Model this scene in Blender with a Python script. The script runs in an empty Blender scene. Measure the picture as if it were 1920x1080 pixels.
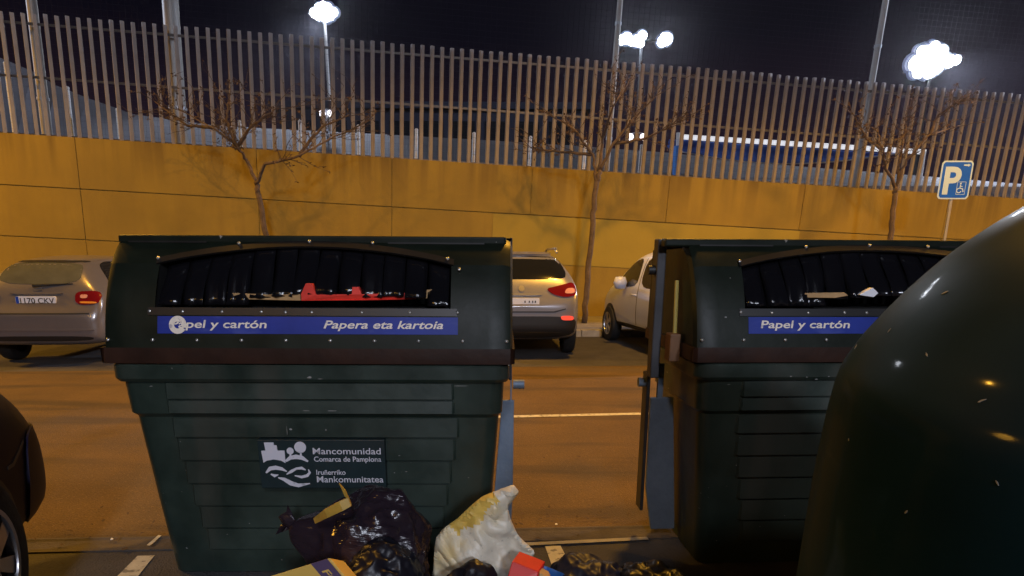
import bpy, bmesh, math, random
from mathutils import Vector, Matrix, noise
from mathutils.bvhtree import BVHTree
from mathutils.geometry import delaunay_2d_cdt

S = bpy.context.scene
COL = S.collection
R = math.radians
random.seed(7)

# ------------------------------------------------------------------ camera
PITCH, ROLL, FPX, CX, CY, EYE = R(14.8), R(0.35), 1250.0, 960.0, 805.0, 1.57
FW = Vector((0, math.cos(PITCH), -math.sin(PITCH)))
D0 = Vector((0, -math.sin(PITCH), -math.cos(PITCH)))
X0 = Vector((1, 0, 0))
DN = D0 * math.cos(ROLL) + X0 * math.sin(ROLL)
RT = X0 * math.cos(ROLL) - D0 * math.sin(ROLL)
CAMPOS = Vector((0, 0, EYE))
cam = bpy.data.cameras.new('camera')
cam.sensor_width = 36.0
cam.lens = FPX / 1920 * 36.0
cam.shift_y = (CY - 540) / 1920.0
cam.clip_start = 0.05
cam.clip_end = 600
camo = bpy.data.objects.new('camera', cam)
COL.objects.link(camo)
mw = Matrix((RT, -DN, -FW)).transposed().to_4x4()
mw.translation = CAMPOS
camo.matrix_world = mw
S.camera = camo


def ray(px, py):
    return FW + RT * ((px - CX) / FPX) + DN * ((py - CY) / FPX)


def at(px, py, Y):
    r = ray(px, py)
    return CAMPOS + r * (Y / r.y)


def ground(px, py, Z=0.0):
    r = ray(px, py)
    return CAMPOS + r * ((Z - EYE) / r.z)


# ------------------------------------------------------------------ world, light, exposure
W = bpy.data.worlds.new('World')
S.world = W
W.use_nodes = True
nt = W.node_tree
bg = nt.nodes['Background']
tc = nt.nodes.new('ShaderNodeTexCoord')
sp = nt.nodes.new('ShaderNodeSeparateXYZ')
rp = nt.nodes.new('ShaderNodeValToRGB')
nt.links.new(tc.outputs['Generated'], sp.inputs[0])
nt.links.new(sp.outputs['Z'], rp.inputs[0])
nt.links.new(rp.outputs[0], bg.inputs[0])
bg.inputs[1].default_value = 1.0
e = rp.color_ramp.elements
e[0].position, e[0].color = 0.0, (0.017, 0.010, 0.016, 1)
e[1].position, e[1].color = 1.0, (0.0010, 0.0012, 0.0032, 1)
k = e.new(0.15); k.color = (0.012, 0.0068, 0.013, 1)
k = e.new(0.27); k.color = (0.0020, 0.0019, 0.0052, 1)
k = e.new(0.45); k.color = (0.0011, 0.0013, 0.0036, 1)

SODIUM = (1.0, 0.48, 0.05)
COOL = (0.72, 0.8, 1.0)


def lamp(name, loc, watts, color, radius=0.12, kind='POINT', target=None, cone=150, blend=0.5):
    l = bpy.data.lights.new(name, kind)
    l.energy = watts
    l.color = color
    l.shadow_soft_size = radius
    o = bpy.data.objects.new(name, l)
    COL.objects.link(o)
    o.location = loc
    if kind == 'SPOT':
        l.spot_size = R(cone)
        l.spot_blend = blend
        o.rotation_euler = (Vector(target) - Vector(loc)).to_track_quat('-Z', 'Y').to_euler()
    return o


# sodium street lamps (their glints show in the bottle bank) and two added fills
lamp('sodium_lamp', (-6.3, 8.2, 8.0), 800, SODIUM, 0.07, 'SPOT', (-6.2, 8.6, 0), 140, 0.35)
lamp('sodium_lamp', (-16.5, 9.6, 8.0), 4900, SODIUM, 0.8, 'SPOT', (-15.0, 10.4, 0), 144, 0.35)  # added unseen fill for the wall, thins the tree shadows
lamp('sodium_lamp', (11.2, 9.6, 8.0), 3300, SODIUM, 0.5, 'SPOT', (11.0, 10.0, 0), 140, 0.35)
lamp('sodium_lamp', (2.4, 8.6, 9.4), 3000, SODIUM, 0.3, 'SPOT', (2.4, 9.4, 0), 128, 0.4)  # added fill over mid street, no lamp known there
lamp('sodium_lamp', (-5.0, -8.5, 8.0), 420, SODIUM, 0.2)
# unseen white fill lamps added behind the camera
lamp('white_fill_lamp', (0.6, -9.5, 10.0), 1600, (0.80, 0.85, 1.0), 0.5)
lamp('white_fill_lamp', (5.0, -22.0, 10.0), 9000, (0.80, 0.85, 1.0), 1.0)
# near-side floodlights of the sports ground, beyond both sides of the picture
lamp('floodlight', (-27.0, 20.5, 14.0), 11000, COOL, 0.5, 'SPOT', (0, 27, 3), 75, 0.5)
lamp('floodlight', (31.0, 22.0, 14.0), 22000, COOL, 0.5, 'SPOT', (6, 24, 3), 75, 0.5)

S.view_settings.view_transform = 'Standard'
S.view_settings.look = 'None'
S.view_settings.exposure = 0.0
S.view_settings.gamma = 1.0
S.view_settings.use_curve_mapping = False
S.render.engine = 'CYCLES'
S.cycles.use_denoising = True
S.cycles.max_bounces = 6
S.cycles.caustics_reflective = False
S.cycles.caustics_refractive = False
S.cycles.sample_clamp_indirect = 4.0


# ------------------------------------------------------------------ materials
def mat(name, col, rough=0.6, metal=0.0, var=0.0, scale=6.0, bump=0.0, bscale=60.0, emit=None, es=1.0,
        stretch=(1, 1, 1), spec=0.5, col2=None, coat=0.0, rvar=0.0, distort=0.0):
    m = bpy.data.materials.new(name)
    m.use_nodes = True
    t = m.node_tree
    b = t.nodes['Principled BSDF']
    b.inputs['Base Color'].default_value = (*col, 1)
    b.inputs['Roughness'].default_value = rough
    b.inputs['Metallic'].default_value = metal
    b.inputs['Specular IOR Level'].default_value = spec
    b.inputs['Coat Weight'].default_value = coat
    b.inputs['Coat Roughness'].default_value = 0.08
    if emit:
        b.inputs['Emission Color'].default_value = (*emit, 1)
        b.inputs['Emission Strength'].default_value = es
    if var or bump or col2 or rvar:
        co = t.nodes.new('ShaderNodeTexCoord')
        mp = t.nodes.new('ShaderNodeMapping')
        mp.inputs['Scale'].default_value = stretch
        t.links.new(co.outputs['Object'], mp.inputs[0])
    if var or col2 or rvar:
        n = t.nodes.new('ShaderNodeTexNoise')
        n.inputs['Scale'].default_value = scale
        n.inputs['Detail'].default_value = 7
        n.inputs['Roughness'].default_value = 0.62
        n.inputs['Distortion'].default_value = distort
        t.links.new(mp.outputs[0], n.inputs['Vector'])
        c = t.nodes.new('ShaderNodeValToRGB')
        c.color_ramp.elements[0].position = 0.3
        c.color_ramp.elements[1].position = 0.7
        lo = tuple(max(0, v * (1 - var)) for v in col)
        hi = col2 if col2 else tuple(min(1, v * (1 + var)) for v in col)
        c.color_ramp.elements[0].color = (*lo, 1)
        c.color_ramp.elements[1].color = (*hi, 1)
        t.links.new(n.outputs['Fac'], c.inputs[0])
        if var or col2:
            t.links.new(c.outputs[0], b.inputs['Base Color'])
        if rvar:
            mr = t.nodes.new('ShaderNodeMapRange')
            mr.inputs['From Min'].default_value = 0.3
            mr.inputs['From Max'].default_value = 0.7
            mr.inputs['To Min'].default_value = max(0.03, rough - rvar)
            mr.inputs['To Max'].default_value = min(1, rough + rvar)
            t.links.new(n.outputs['Fac'], mr.inputs['Value'])
            t.links.new(mr.outputs[0], b.inputs['Roughness'])
    if bump:
        n2 = t.nodes.new('ShaderNodeTexNoise')
        n2.inputs['Scale'].default_value = bscale
        n2.inputs['Detail'].default_value = 5
        n2.inputs['Distortion'].default_value = distort
        t.links.new(mp.outputs[0], n2.inputs['Vector'])
        bp = t.nodes.new('ShaderNodeBump')
        bp.inputs['Strength'].default_value = bump
        bp.inputs['Distance'].default_value = 0.02
        t.links.new(n2.outputs['Fac'], bp.inputs['Height'])
        t.links.new(bp.outputs[0], b.inputs['Normal'])
    return m


def mixin(m, col, scale, lo, hi, stretch=(1, 1, 1), amount=1.0, zfade=None):
    """lay another colour over a material where a noise passes a threshold (stains, scuffs, chips)"""
    t = m.node_tree
    b = t.nodes['Principled BSDF']
    co = t.nodes.new('ShaderNodeTexCoord')
    mp = t.nodes.new('ShaderNodeMapping')
    mp.inputs['Scale'].default_value = stretch
    n = t.nodes.new('ShaderNodeTexNoise')
    n.inputs['Scale'].default_value = scale
    n.inputs['Detail'].default_value = 4
    r = t.nodes.new('ShaderNodeMapRange')
    r.inputs['From Min'].default_value = lo
    r.inputs['From Max'].default_value = hi
    r.inputs['To Max'].default_value = amount
    mx = t.nodes.new('ShaderNodeMixRGB')
    t.links.new(co.outputs['Object'], mp.inputs[0])
    t.links.new(mp.outputs[0], n.inputs['Vector'])
    t.links.new(n.outputs['Fac'], r.inputs['Value'])
    fac = r.outputs[0]
    if zfade:
        sx = t.nodes.new('ShaderNodeSeparateXYZ')
        t.links.new(co.outputs['Object'], sx.inputs[0])
        zr = t.nodes.new('ShaderNodeMapRange')
        zr.inputs['From Min'].default_value = zfade[0]
        zr.inputs['From Max'].default_value = zfade[1]
        t.links.new(sx.outputs['Z'], zr.inputs['Value'])
        mu = t.nodes.new('ShaderNodeMath')
        mu.operation = 'MULTIPLY'
        t.links.new(fac, mu.inputs[0])
        t.links.new(zr.outputs[0], mu.inputs[1])
        fac = mu.outputs[0]
    t.links.new(fac, mx.inputs['Fac'])
    ln = b.inputs['Base Color'].links
    if ln:
        t.links.new(ln[0].from_socket, mx.inputs['Color1'])
    else:
        mx.inputs['Color1'].default_value = b.inputs['Base Color'].default_value
    mx.inputs['Color2'].default_value = (*col, 1)
    t.links.new(mx.outputs[0], b.inputs['Base Color'])
    return m


M = {}
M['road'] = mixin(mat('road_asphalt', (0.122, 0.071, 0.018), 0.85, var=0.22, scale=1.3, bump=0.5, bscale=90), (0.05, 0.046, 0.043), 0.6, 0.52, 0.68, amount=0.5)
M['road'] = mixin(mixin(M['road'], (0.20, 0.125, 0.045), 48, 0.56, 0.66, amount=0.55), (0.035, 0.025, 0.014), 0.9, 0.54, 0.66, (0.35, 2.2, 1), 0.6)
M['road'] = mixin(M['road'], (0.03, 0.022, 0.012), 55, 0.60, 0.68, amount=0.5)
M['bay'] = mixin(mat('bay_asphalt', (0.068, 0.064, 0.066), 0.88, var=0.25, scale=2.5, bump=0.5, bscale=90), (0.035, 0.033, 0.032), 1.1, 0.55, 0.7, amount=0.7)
M['gutter'] = mat('gutter_concrete', (0.085, 0.07, 0.06), 0.85, var=0.35, scale=5, bump=0.3, bscale=60)
M['pave'] = mat('pavement_concrete', (0.22, 0.2, 0.17), 0.85, var=0.2, scale=4, bump=0.3, bscale=50)
M['kerb'] = mat('kerb_concrete', (0.34, 0.32, 0.28), 0.8, var=0.2, scale=6, bump=0.2)
M['paint'] = mixin(mat('road_paint', (0.62, 0.58, 0.46), 0.7, var=0.15, scale=12, bump=0.2), (0.12, 0.11, 0.09), 22, 0.55, 0.65, amount=0.75)
M['conc'] = mixin(mixin(mixin(mat('wall_concrete', (0.265, 0.188, 0.034), 0.82, var=0.13, scale=0.9, bump=0.25, bscale=14),
            (0.13, 0.085, 0.02), 1.0, 0.44, 0.60, (3.4, 1, 0.16), 0.8, (2.5, 3.45)), (0.23, 0.16, 0.035), 3.0, 0.47, 0.64, (1.6, 1, 0.2), 0.45),
            (0.21, 0.15, 0.035), 0.6, 0.47, 0.7, amount=0.5)
M['patch'] = mat('repaint_coat', (0.31, 0.242, 0.042), 0.8, var=0.07, scale=1.2, bump=0.15, bscale=14)
M['slat'] = mat('slat_metal', (0.265, 0.245, 0.245), 0.5, 0.0, var=0.25, scale=1.5)
M['rail'] = mat('rail_metal', (0.10, 0.09, 0.085), 0.5, var=0.2)
M['galv'] = mat('galvanised', (0.34, 0.36, 0.40), 0.45, 0.55, var=0.15, scale=6)
M['pole'] = mat('pole_paint', (0.33, 0.32, 0.31), 0.55, 0.3, var=0.15, scale=2)
M['white'] = mat('white_paint', (0.8, 0.8, 0.8), 0.5, var=0.05)
M['bank'] = mat('bank_concrete', (0.045, 0.041, 0.048), 0.95, var=0.2, scale=0.8)
M['pitch'] = mat('pitch_turf', (0.05, 0.07, 0.04), 0.95, var=0.3)
M['dark'] = mat('dark_facade', (0.012, 0.014, 0.03), 0.8, var=0.2)
M['navy'] = mat('navy_fabric', (0.05, 0.12, 0.42), 0.7, var=0.3, scale=1.5)
M['bluepad'] = mat('blue_pad', (0.04, 0.25, 0.8), 0.55)
M['net'] = mat('net_cord', (0.018, 0.018, 0.024), 0.8)
M['bark'] = mat('bark', (0.10, 0.07, 0.05), 0.9, var=0.35, scale=8, bump=0.6, bscale=25)
M['twig'] = mat('twig', (0.062, 0.043, 0.034), 0.9, var=0.3)
M['leaf'] = mat('dry_leaf', (0.075, 0.045, 0.026), 0.85, var=0.35, scale=20)
M['binbody'] = mixin(mixin(mat('bin_plastic', (0.022, 0.036, 0.029), 0.38, var=0.35, scale=3.0, bump=0.12, bscale=8, rvar=0.12),
                    (0.05, 0.05, 0.04), 1.4, 0.52, 0.70, (3.2, 3.2, 0.45), 0.6), (0.35, 0.34, 0.33), 17, 0.735, 0.75, (1, 1, 2.2), 0.9)
M['binlid'] = mixin(mat('lid_plastic', (0.009, 0.0135, 0.009), 0.42, spec=0.2, var=0.35, scale=2.5, bump=0.10, bscale=7, rvar=0.1), (0.3, 0.28, 0.25), 19, 0.74, 0.755, amount=0.9)
M['lip'] = mat('lid_edge', (0.030, 0.012, 0.007), 0.5, spec=0.2, var=0.4, scale=4, bump=0.15, bscale=10)  # sodium reflection put into the brown base colour
M['rubber'] = mat('black_rubber', (0.006, 0.006, 0.008), 0.16, bump=0.25, bscale=9, stretch=(3, 1, 0.5))
M['void'] = mat('bin_inside', (0.006, 0.006, 0.006), 0.9)
M['trim'] = mat('slot_trim', (0.014, 0.013, 0.013), 0.4, 0.1, var=0.3, scale=5)
M['steel'] = mat('bolt_steel', (0.55, 0.53, 0.5), 0.35, 0.8)
M['band'] = mixin(mat('blue_band', (0.016, 0.038, 0.30), 0.45, var=0.2, scale=4, spec=0.25), (0.07, 0.10, 0.40), 7, 0.58, 0.72, (1, 1, 3), 0.6)
M['cream'] = mixin(mat('cream_print', (0.92, 0.83, 0.72), 0.5), (0.1, 0.12, 0.3), 30, 0.63, 0.7, amount=0.5)
M['logo'] = mixin(mat('white_print', (0.66, 0.66, 0.74), 0.5), (0.1, 0.12, 0.12), 26, 0.6, 0.7, amount=0.4)
M['arm'] = mat('arm_steel', (0.20, 0.25, 0.32), 0.55, 0.35, var=0.2, scale=5, bump=0.1)
M['armdark'] = mat('arm_dark', (0.05, 0.05, 0.055), 0.5, 0.3, var=0.3)
M['rod'] = mat('yellow_rod', (0.42, 0.33, 0.08), 0.5)
M['block'] = mat('brown_block', (0.16, 0.075, 0.03), 0.6, var=0.3)
M['redcard'] = mat('red_card', (0.85, 0.05, 0.03), 0.6, var=0.2, scale=8)
M['tancard'] = mat('tan_card', (0.52, 0.32, 0.14), 0.7, var=0.25, scale=8)
M['igloo'] = mixin(mat('igloo_plastic', (0.004, 0.018, 0.030), 0.45, spec=0.03, coat=0.05, var=0.3, scale=2.0, bump=0.06, bscale=5, rvar=0.05), (0.45, 0.45, 0.42), 13, 0.755, 0.765, (1, 1, 1), 0.9)
M['silver'] = mat('silver_paint', (0.22, 0.205, 0.21), 0.3, 0.45, var=0.04, coat=0.6)
M['silver2'] = mat('pale_silver_paint', (0.28, 0.28, 0.31), 0.3, 0.4, var=0.04, coat=0.6)
M['carwhite'] = mat('car_white', (0.64, 0.70, 0.92), 0.3, var=0.03, coat=0.5)
M['carblack'] = mat('car_black', (0.016, 0.014, 0.034), 0.42, 0.0, coat=0.0, var=0.2, spec=0.06)
M['glass'] = mat('car_glass', (0.012, 0.013, 0.015), 0.07, spec=0.35)
M['glassgrey'] = mat('car_glass_grey', (0.10, 0.105, 0.085), 0.12, spec=0.7, var=0.15)
M['blackplastic'] = mat('black_plastic', (0.014, 0.014, 0.014), 0.5)
M['tyre'] = mat('tyre', (0.012, 0.012, 0.012), 0.8, bump=0.2)
M['alloy'] = mat('alloy', (0.45, 0.45, 0.47), 0.3, 0.85, var=0.1)
M['redlens'] = mat('red_lens', (0.17, 0.006, 0.01), 0.15, coat=0.6)
M['lenslight'] = mat('clear_lens', (0.75, 0.35, 0.28), 0.15, coat=0.5)
M['orangelens'] = mat('orange_lens', (0.75, 0.3, 0.05), 0.2)
M['plate'] = mat('plate_white', (0.92, 0.94, 1.0), 0.4)
M['plateblue'] = mat('plate_blue', (0.02, 0.08, 0.5), 0.4)
M['ink'] = mat('ink_black', (0.02, 0.02, 0.02), 0.5)
M['signblue'] = mat('sign_blue', (0.005, 0.10, 0.80), 0.4, var=0.1)
M['signwhite'] = mat('sign_white', (0.44, 0.62, 1.0), 0.4)
M['bagblack'] = mat('bag_black', (0.009, 0.009, 0.015), 0.38, spec=0.35, bump=0.5, bscale=2.6, stretch=(1, 1, 2.2), distort=0.8)
M['bagpurple'] = mat('bag_purple', (0.022, 0.015, 0.022), 0.2, bump=0.8, bscale=4, stretch=(0.8, 1, 3.4), distort=1.0)
M['bagblue'] = mat('bag_blue', (0.018, 0.021, 0.05), 0.45, spec=0.3, bump=0.4, bscale=3, distort=0.5)
M['baglilac'] = mat('bag_lilac', (0.62, 0.55, 0.68), 0.35, bump=0.6, bscale=9, distort=0.5)
M['bagwhite'] = mixin(mixin(mat('bag_white', (0.70, 0.65, 0.52), 0.4, var=0.1, scale=5, bump=0.7, bscale=11, distort=0.6),
             (0.72, 0.55, 0.22), 4.2, 0.52, 0.66, (1, 1, 1.0), 0.8), (0.08, 0.08, 0.09), 34, 0.68, 0.72, (1, 1, 1.5), 0.3)
M['bagyellow'] = mat('bag_yellow', (0.70, 0.48, 0.10), 0.4, var=0.2, scale=6, bump=0.7, bscale=11, distort=0.6)
M['handle'] = mat('handle_yellow', (0.45, 0.30, 0.05), 0.5, var=0.3)
M['cartonyellow'] = mat('carton_yellow', (0.72, 0.47, 0.10), 0.55, var=0.1)
M['cartonpurple'] = mat('carton_purple', (0.09, 0.06, 0.13), 0.5)
M['cartonred'] = mat('carton_red', (0.68, 0.03, 0.02), 0.45, var=0.15)
M['bluesheet'] = mat('blue_sheet', (0.02, 0.14, 0.5), 0.4)
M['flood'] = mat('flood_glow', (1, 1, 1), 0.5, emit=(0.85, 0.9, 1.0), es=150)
M['flood2'] = mat('flood_halo', (0.8, 0.8, 0.85), 0.4, emit=(0.75, 0.82, 1.0), es=1.6)  # lamp glow put in as dimming emissive rings, with the next two
M['flood3'] = mat('flood_halo_mid', (0.6, 0.6, 0.7), 0.4, emit=(0.55, 0.65, 1.0), es=0.55)
M['flood4'] = mat('flood_halo_outer', (0.4, 0.4, 0.5), 0.4, emit=(0.45, 0.55, 1.0), es=0.16)
M['globe'] = mat('globe_glow', (1, 1, 1), 0.5, emit=(0.95, 0.92, 1.0), es=3.5)


# ------------------------------------------------------------------ mesh helpers
class MB:
    def __init__(self):
        self.v, self.f, self.mi = [], [], []

    def add(self, vs, fs, mi=0):
        o = len(self.v)
        self.v += [tuple(p) for p in vs]
        for f in fs:
            self.f.append([i + o for i in f])
            self.mi.append(mi)

    def box(self, a, b, mi=0, m=None):
        x0, y0, z0 = a
        x1, y1, z1 = b
        vs = [(x0, y0, z0), (x1, y0, z0), (x1, y1, z0), (x0, y1, z0), (x0, y0, z1), (x1, y0, z1), (x1, y1, z1), (x0, y1, z1)]
        if m:
            vs = [m @ Vector(p) for p in vs]
        self.add(vs, [(0, 3, 2, 1), (4, 5, 6, 7), (0, 1, 5, 4), (1, 2, 6, 5), (2, 3, 7, 6), (3, 0, 4, 7)], mi)

    def tube(self, pts, rad, n=8, caps=True, mi=0):
        pts = [Vector(p) for p in pts]
        rad = rad if isinstance(rad, (list, tuple)) else [rad] * len(pts)
        vs, fs = [], []
        prev = None
        for i, p in enumerate(pts):
            d = (pts[min(i + 1, len(pts) - 1)] - pts[max(i - 1, 0)]).normalized()
            if prev is None:
                a = Vector((1, 0, 0)) if abs(d.x) < 0.9 else Vector((0, 1, 0))
                u = d.cross(a).normalized()
            else:
                u = (prev - d * prev.dot(d)).normalized()
            prev = u
            w = d.cross(u)
            for k in range(n):
                t = 2 * math.pi * k / n
                vs.append(p + (u * math.cos(t) + w * math.sin(t)) * rad[i])
        for i in range(len(pts) - 1):
            for k in range(n):
                k2 = (k + 1) % n
                fs.append((i * n + k, i * n + k2, (i + 1) * n + k2, (i + 1) * n + k))
        if caps:
            fs.append(tuple(range(n))[::-1])
            fs.append(tuple((len(pts) - 1) * n + k for k in range(n)))
        self.add(vs, fs, mi)

    def lathe(self, prof, n=32, m=None, mi=0, cap=False):
        """prof: (r, z) about Z"""
        vs, fs = [], []
        for r, z in prof:
            for k in range(n):
                t = 2 * math.pi * k / n
                p = Vector((r * math.cos(t), r * math.sin(t), z))
                vs.append(m @ p if m else p)
        for i in range(len(prof) - 1):
            for k in range(n):
                k2 = (k + 1) % n
                fs.append((i * n + k, i * n + k2, (i + 1) * n + k2, (i + 1) * n + k))
        if cap:
            fs.append(tuple(range(n))[::-1])
            fs.append(tuple((len(prof) - 1) * n + k for k in range(n)))
        self.add(vs, fs, mi)

    def prism(self, poly, fn, t0, t1, mi=0):
        """2-D outline (counter-clockwise) between two offsets; fn(u, v, w) -> 3-D"""
        n = len(poly)
        vs = [fn(u, v, t0) for u, v in poly] + [fn(u, v, t1) for u, v in poly]
        fs = [tuple(range(n))[::-1], tuple(range(n, 2 * n))] + [(i, (i + 1) % n, n + (i + 1) % n, n + i) for i in range(n)]
        self.add(vs, fs, mi)

    def build(self, name, mats, parent=None, smooth=False, bevel=0.0, sub=0, angle=None):
        me = bpy.data.meshes.new(name)
        me.from_pydata(self.v, [], self.f)
        for m in (mats if isinstance(mats, (list, tuple)) else [mats]):
            me.materials.append(m)
        for p, i in zip(me.polygons, self.mi):
            p.material_index = i
        bm = bmesh.new()
        bm.from_mesh(me)
        bmesh.ops.recalc_face_normals(bm, faces=bm.faces)
        bm.to_mesh(me)
        bm.free()
        if smooth:
            for p in me.polygons:
                p.use_smooth = True
            if angle is not None:
                me.set_sharp_from_angle(angle=R(angle))
        return obj(name, me, parent, bevel, sub)


def obj(name, me, parent=None, bevel=0.0, sub=0):
    o = bpy.data.objects.new(name, me)
    COL.objects.link(o)
    if parent:
        o.parent = parent
    if bevel:
        b = o.modifiers.new('bevel', 'BEVEL')
        b.width = bevel
        b.segments = 2
        b.limit_method = 'ANGLE'
        b.angle_limit = R(40)
    if sub:
        s = o.modifiers.new('subsurf', 'SUBSURF')
        s.levels = s.render_levels = sub
    return o


def tag(o, label=None, cat=None, group=None, kind=None):
    if label: o['label'] = label
    if cat: o['category'] = cat
    if group: o['group'] = group
    if kind: o['kind'] = kind
    return o


def thing(name, label, cat, loc=(0, 0, 0), rz=0.0, group=None, mw=None):
    o = bpy.data.objects.new(name, None)
    o.empty_display_size = 0.2
    COL.objects.link(o)
    if mw is not None:
        o.matrix_world = mw
    else:
        o.location = loc
        o.rotation_euler = (0, 0, rz)
    return tag(o, label, cat, group)


def copy_tree(o, parent=None):
    c = o.copy()
    COL.objects.link(c)
    c.parent = parent
    for ch in list(o.children):
        copy_tree(ch, c)
    return c


def rounded(poly, r=0.25, it=2):
    for _ in range(it):
        out = []
        n = len(poly)
        for i in range(n):
            a, b = poly[i], poly[(i + 1) % n]
            out.append((a[0] + (b[0] - a[0]) * r, a[1] + (b[1] - a[1]) * r))
            out.append((b[0] + (a[0] - b[0]) * r, b[1] + (a[1] - b[1]) * r))
        poly = out
    return poly


def circle(cx, cy, r, n=20, ry=None):
    ry = ry or r
    return [(cx + r * math.cos(2 * math.pi * i / n), cy + ry * math.sin(2 * math.pi * i / n)) for i in range(n)]


def arc_band(cx, cy, r0, r1, a0, a1, n=14):
    o = [(cx + r1 * math.cos(R(a0 + (a1 - a0) * i / n)), cy + r1 * math.sin(R(a0 + (a1 - a0) * i / n))) for i in range(n + 1)]
    i_ = [(cx + r0 * math.cos(R(a1 + (a0 - a1) * i / n)), cy + r0 * math.sin(R(a1 + (a0 - a1) * i / n))) for i in range(n + 1)]
    return o + i_


def band(pts, widths):
    """thick 2-D stroke along points"""
    L, Rr = [], []
    for i, p in enumerate(pts):
        a, b = pts[max(i - 1, 0)], pts[min(i + 1, len(pts) - 1)]
        d = Vector((b[0] - a[0], b[1] - a[1])).normalized()
        w = widths[i] / 2
        L.append((p[0] - d.y * w, p[1] + d.x * w))
        Rr.append((p[0] + d.y * w, p[1] - d.x * w))
    return Rr + L[::-1]


def cdt(poly, grid):
    """triangulate an outline with interior grid points"""
    pts = []
    n = len(poly)
    for i in range(n):
        a, b = Vector(poly[i]), Vector(poly[(i + 1) % n])
        k = max(1, int((b - a).length / grid))
        for j in range(k):
            pts.append(a.lerp(b, j / k))
    m = len(pts)
    edges = [(i, (i + 1) % m) for i in range(m)]
    xs = [p.x for p in pts]
    ys = [p.y for p in pts]
    ins = []
    y = min(ys) + grid * 0.6
    while y < max(ys):
        x = min(xs) + grid * 0.6
        while x < max(xs):
            ins.append(Vector((x, y)))
            x += grid
        y += grid
    v, e, f, *_ = delaunay_2d_cdt(pts + ins, edges, [], 1, 1e-6)
    cnt = {}
    for t in f:
        for i in range(len(t)):
            k = (t[i], t[(i + 1) % len(t)])
            cnt[k] = cnt.get(k, 0) + 1
    bound = [k for k in cnt if (k[1], k[0]) not in cnt]
    return v, f, bound


_txt = {}


def text2d(s, size=1.0, shear=0.0, offset=0.0, spacing=1.0):
    cu = bpy.data.curves.new('t', 'FONT')
    cu.body = s
    cu.size = size
    cu.shear = shear
    cu.offset = offset
    cu.space_character = spacing
    cu.resolution_u = 4
    o = bpy.data.objects.new('t', cu)
    COL.objects.link(o)
    me = bpy.data.meshes.new_from_object(o.evaluated_get(bpy.context.evaluated_depsgraph_get()))
    v = [(p.co.x, p.co.y) for p in me.vertices]
    f = [tuple(p.vertices) for p in me.polygons]
    bpy.data.objects.remove(o)
    bpy.data.curves.remove(cu)
    bpy.data.meshes.remove(me)
    return v, f


def put_text(name, s, fn, x0, x1, y0, h, m, parent, shear=0.0, offset=0.0, wobble=0.0):
    """lettering fitted between x0 and x1 with cap height h, mapped by fn(u, v, w)"""
    v, f = text2d(s, 1.0, shear, offset)
    ax, bx = min(p[0] for p in v), max(p[0] for p in v)
    kx = (x1 - x0) / (bx - ax)
    ky = h / 0.73
    mb = MB()
    mb.add([fn(x0 + (p[0] - ax) * kx, y0 + p[1] * ky, 0.0) for p in v], f)
    return mb.build(name, m, parent)


# ------------------------------------------------------------------ ground
PSI = R(5.0)
UDIR = Vector((math.cos(PSI), math.sin(PSI), 0))
NDIR = Vector((-math.sin(PSI), math.cos(PSI), 0))


def sheet(name, origin, s0, s1, t0, t1, z, m, yaw=PSI, kind='structure', nx=1, ny=1):
    u = Vector((math.cos(yaw), math.sin(yaw), 0))
    n = Vector((-math.sin(yaw), math.cos(yaw), 0))
    mb = MB()
    o = Vector(origin)
    vs = []
    for j in range(ny + 1):
        for i in range(nx + 1):
            p = o + u * (s0 + (s1 - s0) * i / nx) + n * (t0 + (t1 - t0) * j / ny)
            vs.append((p.x, p.y, z))
    fs = [(j * (nx + 1) + i, j * (nx + 1) + i + 1, (j + 1) * (nx + 1) + i + 1, (j + 1) * (nx + 1) + i) for j in range(ny) for i in range(nx)]
    mb.add(vs, fs)
    o = mb.build(name, m)
    o['kind'] = kind
    return o


g0 = MB()
g0.add([(-300, -300, -0.02), (300, -300, -0.02), (300, 300, -0.02), (-300, 300, -0.02)], [(0, 1, 2, 3)])
tag(g0.build('ground', M['bay']), kind='structure')
K0 = Vector((1.35, 13.09, 0))         # a point on the far kerb's face
BAY0 = Vector((1.774, 9.60, 0))        # on the line where road meets far bays
GUT0 = Vector((0.764, 3.52, 0))       # near edge of the gutter
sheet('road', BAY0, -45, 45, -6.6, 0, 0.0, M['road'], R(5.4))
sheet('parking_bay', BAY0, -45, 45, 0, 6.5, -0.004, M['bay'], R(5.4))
# gutter: a shallow concrete channel with two lips
gu, gn = Vector((math.cos(R(4.0)), math.sin(R(4.0)), 0)), Vector((-math.sin(R(4.0)), math.cos(R(4.0)), 0))
mb = MB()
vs, fs = [], []
secs = [(-0.02, -0.03), (-0.02, 0.012), (0.012, 0.014), (0.03, 0.006), (0.08, 0.004), (0.13, 0.006), (0.148, 0.013), (0.165, 0.011), (0.168, -0.03)]
for i in range(81):
    s = -20 + i * 0.5
    for t, z in secs:
        p = GUT0 + gu * s + gn * t
        vs.append((p.x, p.y, z))
ns = len(secs)
for i in range(80):
    for j in range(ns - 1):
        fs.append((i * ns + j, (i + 1) * ns + j, (i + 1) * ns + j + 1, i * ns + j + 1))
mb.add(vs, fs)
tag(mb.build('gutter', M['gutter']), kind='structure')
sheet('near_parking_bay', GUT0, -20, 20, -9, -0.02, 0.004, M['bay'], R(4.0))


def marking(pts, m=M['paint'], name='road_marking'):
    mb = MB()
    mb.add([(p[0], p[1], p[2]) for p in pts], [tuple(range(len(pts)))])
    return tag(mb.build(name, m), kind='structure')


def gq(px, py, z):
    g = ground(px, py, z)
    return (g.x, g.y, z)


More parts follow.
